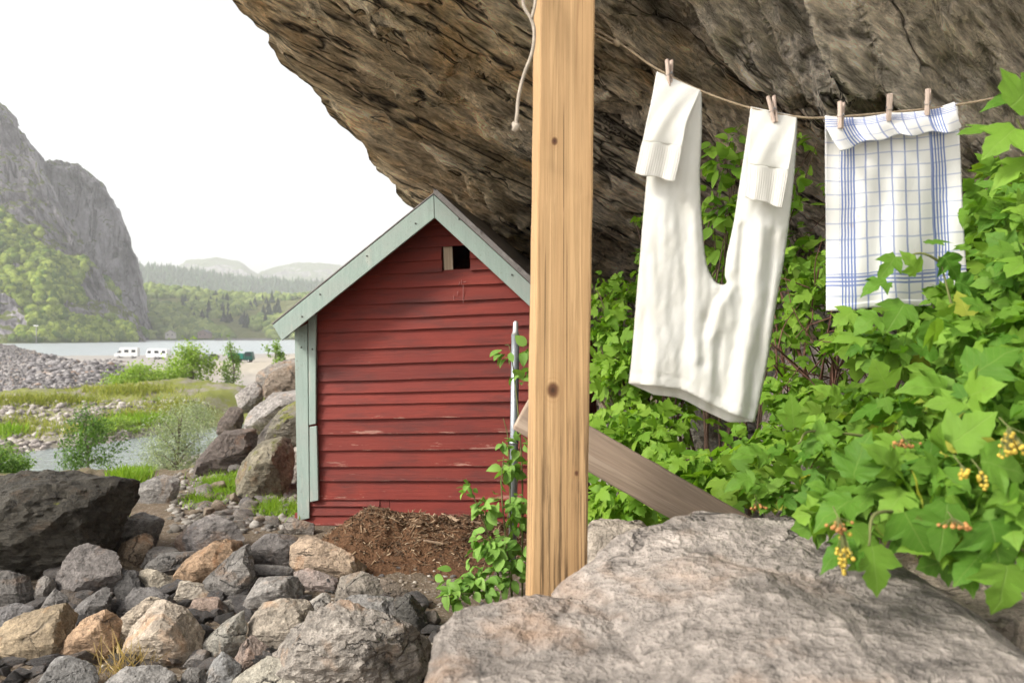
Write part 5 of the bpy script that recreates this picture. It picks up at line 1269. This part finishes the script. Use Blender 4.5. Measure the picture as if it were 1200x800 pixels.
# bare brown bramble
bb = thing('bare_shrub', 'tangle of bare brown twigs beside the pale rock below the tea towel', 'shrub', P(975, 540, 3.5)); o_ = np.array(bb.location); m = MB()
for i in range(9):
    b_ = P(rng.uniform(945, 1000), rng.uniform(520, 560), rng.uniform(3.3, 3.7)); e = P(rng.uniform(895, 1010), rng.uniform(280, 430), rng.uniform(3.0, 3.7))
    mm = twig(m, np.array(b_) - o_, np.array(e) - o_, rng.uniform(.006, .013), .003, .02, 10, .05)
    for _ in range(7):
        s = mm + (np.array(e) - o_ - mm) * rng.random(); twig(m, s, s + rng.normal(0, .14, 3), .0035, .001, .03, 6, .06)
m.build('twig', m_plain('brown_twig', (.135, .065, .045), .85, 30, .4, .3), bb, True)
itb = []
for _ in range(230):
    p = P(rng.uniform(890, 1010), rng.uniform(290, 540), rng.uniform(3.0, 3.6)); itb.append((np.array(p), rng.normal(0, 1, 3), LIGHT + rng.normal(0, .6, 3), rng.uniform(.03, .06)))
leaves('foliage', itb, LM, MLT, bb, o_)

# --- raspberry beside the pole
rb = thing('raspberry_plant', 'young raspberry plant with pale green leaves growing round the metal pole', 'plant', P(597, 690, 4.6)); o_ = np.array(rb.location); m = MB(); it = []
stems = [[(600, 700, 4.6), (598, 600, 4.6), (596, 520, 4.62), (590, 490, 4.6)], [(590, 700, 4.5), (570, 620, 4.5), (552, 575, 4.5), (546, 560, 4.5)], [(612, 700, 4.6), (612, 560, 4.7), (606, 470, 4.75), (598, 410, 4.8), (592, 404, 4.8)], [(580, 700, 4.35), (545, 695, 4.2), (512, 700, 4.1)], [(600, 700, 4.45), (588, 580, 4.5), (590, 535, 4.5)]]
for s in stems:
    sp = spline([P(*q) for q in s], 26) - o_; m.tube(sp, np.linspace(.006, .0022, 26), 6)
CL_ = [(600, 660, 4.5, 32, 34, .16, 80, .085), (575, 640, 4.5, 34, 24, .16, 60, .08), (560, 680, 4.35, 48, 16, .14, 80, .08), (530, 696, 4.2, 26, 10, .1, 34, .075), (606, 600, 4.6, 24, 30, .14, 60, .085), (570, 590, 4.5, 22, 18, .12, 28, .085), (598, 550, 4.6, 24, 18, .12, 26, .09), (548, 570, 4.5, 8, 14, .06, 8, .06),
       (612, 440, 4.75, 22, 16, .1, 14, .095), (595, 415, 4.75, 16, 10, .1, 9, .09), (618, 410, 4.75, 10, 8, .1, 6, .09), (610, 520, 4.65, 14, 20, .1, 14, .085), (590, 520, 4.6, 12, 10, .08, 6, .07)]
for (u, v, Y, ru, rv, rd, n, sz) in CL_:
    c, r = pxr(u, v, Y, ru, rv, rd); it += cloud(c, r, n, sz, .2, 1.0, .3, .45, .5)
m.build('stem', MTG, rb, True); leaves('foliage', it, LO, MLR, rb, o_)

# ------------------------------------------------------------------ grass
def blades(name, pts_, h, mat, lean=.35, w=.06, kind='stuff', label=None, cat='grass'):
    it_ = []
    for p in pts_:
        it_.append((np.array(p), np.array([rng.normal(0, lean), rng.normal(0, lean), 1]), rng.normal(0, 1, 3), h * rng.uniform(.5, 1.25)))
    tv = np.array([(-w, 0, 0), (w, 0, 0), (w * .7, .5, .06), (-w * .7, .5, .06), (0, 1, .3)]); tf = [(0, 1, 2), (0, 2, 3), (3, 2, 4)]
    o = leaves(name, it_, (tv, tf), mat); return tag(o, label, cat, None, kind)
MGB = m_leaf('bright_grass', (.13, .24, .02), (.25, .36, .05), .45); MGD = m_leaf('dry_grass', (.17, .21, .04), (.34, .33, .09), .4); MGS = m_leaf('straw', (.40, .27, .12), (.55, .42, .23), .3)
def gpatch(cs):
    out = []
    for (u, v, ru, rv, n) in cs:
        for _ in range(n):
            p = hit(u + rng.normal(0, ru * .5), v + rng.normal(0, rv * .5)); out.append((p.x, p.y, p.z - .01))
    return out
blades('grass', gpatch([(258, 572, 26, 12, 2000), (278, 548, 12, 18, 1000), (236, 590, 20, 6, 600), (318, 598, 22, 10, 900), (345, 600, 14, 10, 400), (140, 628, 16, 12, 900)]), .10, MGB, .45, .045)
blades('grass', gpatch([(152, 560, 20, 8, 1400), (170, 546, 10, 8, 500)]), .14, MGB, .4, .07)
blades('grass', gpatch([(40, 470, 80, 6, 2400), (150, 458, 60, 6, 1600), (30, 500, 40, 12, 1000), (160, 492, 40, 10, 1600), (90, 505, 40, 6, 600), (200, 480, 40, 12, 1400), ]), .36, MGD, .4, .09)
blades('grass', gpatch([(170, 495, 40, 6, 700), (10, 508, 20, 5, 400)]), .55, MGB, .4, .09)
dt = []
for _ in range(170):
    p = P(150 + rng.normal(0, 13), 782, 3.62 + rng.normal(0, .05)); dt.append((p.x, p.y, ground(p.x, p.y) + .0))
tag(blades('dry_grass_tuft', dt, .16, MGS, .6, .018, None), 'dry straw coloured grass tuft among the front rubble', 'grass', None, None)
# ground clutter on the bare earth near the pile: crumbs too many to count
def crumbs(name, n, u_, v_, s0, s1, mat):
    iv, jf = ico(1); vs, fs, c = [], [], 0
    for _ in range(n):
        p = hit(rng.uniform(*u_), rng.uniform(*v_)); q = iv * (1 + rng.normal(0, .22, (len(iv), 1))) * rng.uniform(s0, s1) * np.array([1, rng.uniform(.6, 1), rng.uniform(.4, .8)])
        vs.append(q + np.array(p)); fs.append(jf + c); c += len(iv)
    return tag(mesh_obj(name, np.concatenate(vs), np.concatenate(fs), mat, smooth=False), kind='stuff')
def m_crumb(name, stops):
    g = NT(name); r = g.n('ShaderNodeNewGeometry').outputs['Random Per Island']; return g.done(g.mix(.6, g.ramp(r, stops), g.ramp(g.noise(g.coord(), 8, 5), [(.3, .5), (.7, 1.5)]), 'MULTIPLY'), .95)
crumbs('gravel', 1500, (-60, 620), (650, 825), .005, .022, m_crumb('gravel', [(0, (.08, .06, .05)), (.5, (.22, .18, .14)), (1, (.38, .34, .29))]))
crumbs('gravel', 700, (200, 350), (540, 625), .015, .06, m_crumb('slope_gravel', [(0, (.09, .08, .065)), (.5, (.17, .15, .13)), (1, (.27, .25, .22))]))
crumbs('bank_gravel', 1500, (-10, 240), (470, 545), .05, .28, m_crumb('bank_gravel', [(0, (.13, .11, .10)), (.5, (.26, .23, .21)), (1, (.42, .38, .34))]))
# scree heap
iv, jf = ico(1); vs, fs, c = [], [], 0
for _ in range(8500):
    u, v = rng.uniform(-20, 145), rng.uniform(392, 466); p = hit(u, v, 40, 180)
    if p.y > 170 or p.y < 62: continue
    big_ = rng.random() < .3 and u > 35
    q = iv * (1 + rng.normal(0, .25, (len(iv), 1))) * rng.uniform(.08, .20) * (2.2 if big_ else 1) * np.array([rng.uniform(.7, 1.5), 1, rng.uniform(.5, .9)])
    a = rng.uniform(0, 6.28); q = q @ np.array([[math.cos(a), -math.sin(a), 0], [math.sin(a), math.cos(a), 0], [0, 0, 1]])
    vs.append(q + np.array(p)); fs.append(jf + c); c += len(iv)
tag(mesh_obj('scree_stones', np.concatenate(vs), np.concatenate(fs), m_crumb('scree', [(0, (.10, .092, .092)), (.5, (.20, .185, .185)), (.9, (.30, .28, .27)), (1, (.28, .20, .15))]), smooth=False), kind='stuff')

# ------------------------------------------------------------------ small trees by the stream
MBARK = m_plain('bark', (.16, .13, .11), .9, 14, .4, .4)
def tree(name, label, u, v, Y, hpx, wpx, n, sz, mat, lm=LS, cat='tree', nb=14, low=.15, spread=.18, group=None, gap=1.0, rz_=None):
    base = P(u, v, Y) if Y else hit(u, v); Y = base.y; h = hpx * Y / F; w_ = wpx * Y / F / 2
    root = thing(name, label, cat, base, 0, group); tr_ = MB(); it_ = []
    top_ = np.array([rng.normal(0, .05) * h, 0, h * .92]); sp = spline([(0, 0, -.15 * h), (rng.normal(0, .03) * h, 0, h * .4), top_], 12)
    tr_.tube(sp, np.linspace(.022 * h, .004 * h, 12), 7)
    for b_ in range(nb):
        f = low + (1 - low) * (b_ + rng.random()) / nb; st_p = sp[min(11, int((.15 + f * .7) * 11))]
        prof = math.sin(math.pi * min(1, (f - low) / (1 - low) * .86 + .14)) ** .7
        a = rng.uniform(0, 6.283); e = np.array([math.cos(a) * w_ * prof * rng.uniform(.45, 1), math.sin(a) * w_ * prof * rng.uniform(.45, 1), h * (f * .98)])
        twig(tr_, st_p, e, .008 * h, .002 * h, .05, 7)
        k = int(n / nb)
        for _ in range(k):
            p = e * (1 - .25 * rng.random()) + rng.normal(0, 1, 3) * np.array([w_, w_, h * .5]) * spread
            it_.append((p, rng.normal(0, 1, 3) + np.array([0, 0, -.3]), LIGHT * .8 + rng.normal(0, .7, 3), sz * rng.uniform(.6, 1.3)))
    tr_.build('trunk', MBARK, root, True); leaves('crown', it_, lm, mat, root, (0, 0, 0)); return root
ML1 = m_leaf('willow_leaf', (.17, .27, .045), (.32, .42, .10), .45); ML2 = m_leaf('birch_leaf', (.055, .12, .022), (.13, .23, .05), .4); ML3 = m_leaf('silver_leaf', (.20, .25, .15), (.40, .44, .31), .35); ML4 = m_leaf('rowan_leaf', (.13, .22, .05), (.27, .38, .11), .45)
tree('willow_bush', 'round light green willow bush on a dark short trunk beyond the grass strip', 165, 471, 57, 44, 76, 4400, 0.198, ML1, nb=26, low=.3, cat='shrub')
tree('willow_tree', 'bright green bushy willow in front of the parked vehicles', 222, 466, 60, 64, 66, 5200, 0.211, ML1, nb=30, low=.08)
tree('birch_tree', 'slender pale birch standing beside the green truck', 270, 462, 62, 64, 24, 1400, 0.186, ML4, nb=20, low=.1)
tree('birch_sapling', 'small thin sapling growing above the leaning slabs by the hut roof', 323, 432, 30, 34, 26, 640, 0.099, ML4, nb=10, low=.2)
tree('alder_tree', 'young dark green birch growing on the near bank of the stream', 103, 566, 26, 90, 84, 3800, 0.087, ML2, nb=26, low=.25, spread=.14)
tree('alder_bush', 'dark green bush at the very edge above the dark mossy block', 0, 585, 15, 60, 70, 3000, 0.062, ML2, nb=20, low=.1, cat='shrub')
tree('silver_willow', 'hazy silver green willow shrub spreading over the path beside the slabs', 208, 600, 12.5, 122, 92, 13000, 0.05, ML3, LN, nb=34, low=.05, cat='shrub', spread=.22)
tree('silver_willow', 'low silver green shrub behind the hazy willow shrub by the stream', 232, 506, 30, 36, 60, 3000, 0.099, ML3, LN, nb=24, low=.05, cat='shrub', spread=.22)
tree('low_bush', 'low yellow green bush on the far bank above the stream bend', 135, 508, 43, 20, 60, 1800, 0.124, ML1, nb=18, low=.1, cat='shrub')
tree('low_bush', 'small green bush below the bright willow in front of the vehicles', 185, 486, 50, 20, 50, 1400, 0.136, ML4, nb=16, low=.1, cat='shrub')
tree('low_bush', 'green bush at the waterside under the grass strip edge', 10, 560, 24, 40, 50, 1800, 0.074, ML4, nb=16, low=.1, cat='shrub')

# ------------------------------------------------------------------ vehicles, houses, lamp on the far flats
MWH = m_plain('white_body', (.72, .72, .71), .3, 3, .08, 0); MGL = m_plain('dark_glass', (.03, .035, .04), .1, 3, .1, 0); MTY = m_plain('tyre', (.02, .02, .02), .8); MGN = m_plain('green_body', (.015, .17, .12), .35, 3, .2, 0); MCH2 = m_plain('chassis', (.05, .05, .05), .7)
def wheels(root, xs, r, yw):
    for x in xs:
        for y in (-yw, yw):
            m_ = MB(); m_.tube([(x, y - .11, r), (x, y + .11, r)], r, 16); o = m_.build('wheel', MTY, root, True)
            m_ = MB(); m_.tube([(x, y - .125, r), (x, y + .125, r)], r * .55, 12); m_.build('rim', m_plain('rim', (.4, .4, .4), .4, 3, .1, 0, .6), o, True)
def vehicle(label, u, v, rz_, prof, wins, L, wid, mat, cat, name, wx):
    p = hit(u, v, 150, 230); p.z = ground(p.x, p.y); root = thing(name, label, cat, p, R(rz_))
    m_ = MB(); m_.prism(prof, -wid / 2, wid / 2); m_.build('body', mat, root, bevel=.06)
    for w_ in wins:
        m_ = MB(); m_.prism(w_, -wid / 2 - .012, wid / 2 + .012); m_.build('window', MGL, root)
    wheels(root, wx, .36, wid / 2 - .1); root.scale = (.86,) * 3; return root
camper = [(-3.0, .45), (-3.05, 1.0), (-2.95, 1.25), (-2.35, 1.45), (-1.75, 2.15), (-1.7, 2.75), (-1.3, 2.95), (3.0, 2.95), (3.05, .55), (2.9, .45)]
vehicle('white camper van with its cab toward the scree heap, parked by the fjord', 149, 419.5, 8, camper, [[(-2.3, 1.5), (-1.72, 2.12), (-1.2, 2.12), (-1.2, 1.45)], [(-.4, 1.6), (-.4, 2.3), (.7, 2.3), (.7, 1.6)], [(1.5, 1.6), (1.5, 2.3), (2.5, 2.3), (2.5, 1.6)]], 6, 2.2, MWH, 'camper van', 'camper_van', (-1.9, 1.7))
vehicle('long white caravan beside the camper van, partly behind the bright willow', 186, 420.5, -4, [(-2.8, .5), (-2.9, 1.3), (-2.6, 2.5), (-2.2, 2.7), (2.3, 2.7), (2.7, 2.4), (2.85, 1.3), (2.75, .5)], [[(-2.5, 1.5), (-2.35, 2.2), (-1.5, 2.2), (-1.5, 1.5)], [(-.6, 1.5), (-.6, 2.2), (.6, 2.2), (.6, 1.5)], [(1.4, 1.5), (1.4, 2.2), (2.3, 2.2), (2.4, 1.5)]], 5.6, 2.2, MWH, 'caravan', 'caravan', (-.4, .45))
vehicle('grey car just visible past the bright willow on the gravel flat', 247, 421, 60, [(-2.1, .35), (-2.15, .8), (-1.2, .95), (-.6, 1.45), (.9, 1.48), (1.7, .98), (2.1, .9), (2.1, .35)], [[(-1.05, .95), (-.55, 1.38), (.85, 1.4), (1.45, .98)]], 4.2, 1.75, m_plain('grey_body', (.10, .11, .13), .3, 3, .1, 0), 'car', 'parked_car', (-1.3, 1.3))
gt = vehicle('green truck with a dark cab and green load bed, parked by the fjord', 283, 424.5, 4, [(.9, .6), (.9, 1.1), (1.0, 2.35), (1.25, 2.55), (2.5, 2.5), (2.75, 1.5), (2.85, .6)], [[(1.15, 1.5), (1.2, 2.3), (2.35, 2.3), (2.55, 1.5)]], 5.6, 2.2, m_plain('dark_green_cab', (.01, .07, .055), .35, 3, .2, 0), 'truck', 'green_truck', (-1.6, -.6, 1.9))
m = MB(); m.box((-2.7, -1.05, .85), (.8, 1.05, 1.0)); m.prism([(-2.8, 1.0), (-2.9, 2.3), (-2.7, 2.35), (.6, 2.1), (.8, 1.0)], -1.08, 1.08); m.build('load_bed', MGN, gt, bevel=.04)
m = MB(); m.box((-2.6, -.4, .5), (2.6, .4, .8)); m.build('chassis', MCH2, gt)
lp = thing('street_lamp', 'pale street lamp behind the scree heap at the water edge', 'street lamp', P(42.5, 394, 150)); h_ = 12 * 150 / F
m = MB(); m.tube([(0, 0, -1.2), (0, 0, h_)], [.09, .07], 8); m.build('pole', m_plain('lamp_pole', (.35, .35, .35), .6), lp, True)
m = MB(); m.box((-.45, -.15, h_ - .05), (.35, .15, h_ + .18)); m.build('lamp_head', MWH, lp, bevel=.05)
def house(label, u, v, Y, w_, d_, h, rh, wm, rm, rz_=0):
    p = P(u, v, Y); root = thing('house', label, 'house', p, R(rz_)); m_ = MB(); m_.prism([(-w_ / 2, -2.5), (w_ / 2, -2.5), (w_ / 2, h), (0, h + rh), (-w_ / 2, h)], -d_ / 2, d_ / 2); m_.build('wall', wm, root); root.scale = (.75,) * 3
    m_ = MB()
    for s in (-1, 1): m_.add([(0, -d_ / 2 - .4, h + rh + .15), (0, d_ / 2 + .4, h + rh + .15), (s * (w_ / 2 + .5), d_ / 2 + .4, h - .2), (s * (w_ / 2 + .5), -d_ / 2 - .4, h - .2), (0, -d_ / 2 - .4, h + rh + .45), (0, d_ / 2 + .4, h + rh + .45), (s * (w_ / 2 + .5), d_ / 2 + .4, h + .1), (s * (w_ / 2 + .5), -d_ / 2 - .4, h + .1)], [(0, 1, 2, 3), (4, 7, 6, 5), (0, 3, 7, 4), (1, 5, 6, 2), (3, 2, 6, 7)])
    m_.build('roof', rm, root)
    for x in (-w_ * .25, w_ * .22):
        q = MB(); q.box((x - .6, -d_ / 2 - .05, h * .35), (x + .6, -d_ / 2 + .05, h * .75)); q.build('window', MGL, root)
MRF = m_plain('slate_roof', (.14, .13, .13), .8); MWL = m_plain('house_white', (.62, .61, .58), .8, 2, .1)
house('pale boat house with a grey roof on the far shore', 200, 394.5, 705, 11, 9, 4.5, 3.5, m_plain('pale_wall', (.42, .38, .35), .8, 2, .1), MRF, 15)
house('dull brown building with a wide roof by the far water edge', 240, 394, 770, 15, 10, 4.5, 4, m_plain('brown_wall', (.22, .16, .14), .8, 2, .2), MRF, -10)
house('white house high on the wooded far hillside near the hut roof', 345, 366, 985, 12, 10, 6, 4, MWL, MRF, 20)
mq = MB(); mq.box((-27, -1.5, -3), (27, 1.5, .6)); qy = mq.build('quay', m_plain('quay_stone', (.14, .13, .13), .9, 1, .3), loc=None); qy.location = P(285, 397, 735); tag(qy, 'low dark stone quay along the far shore', 'quay')
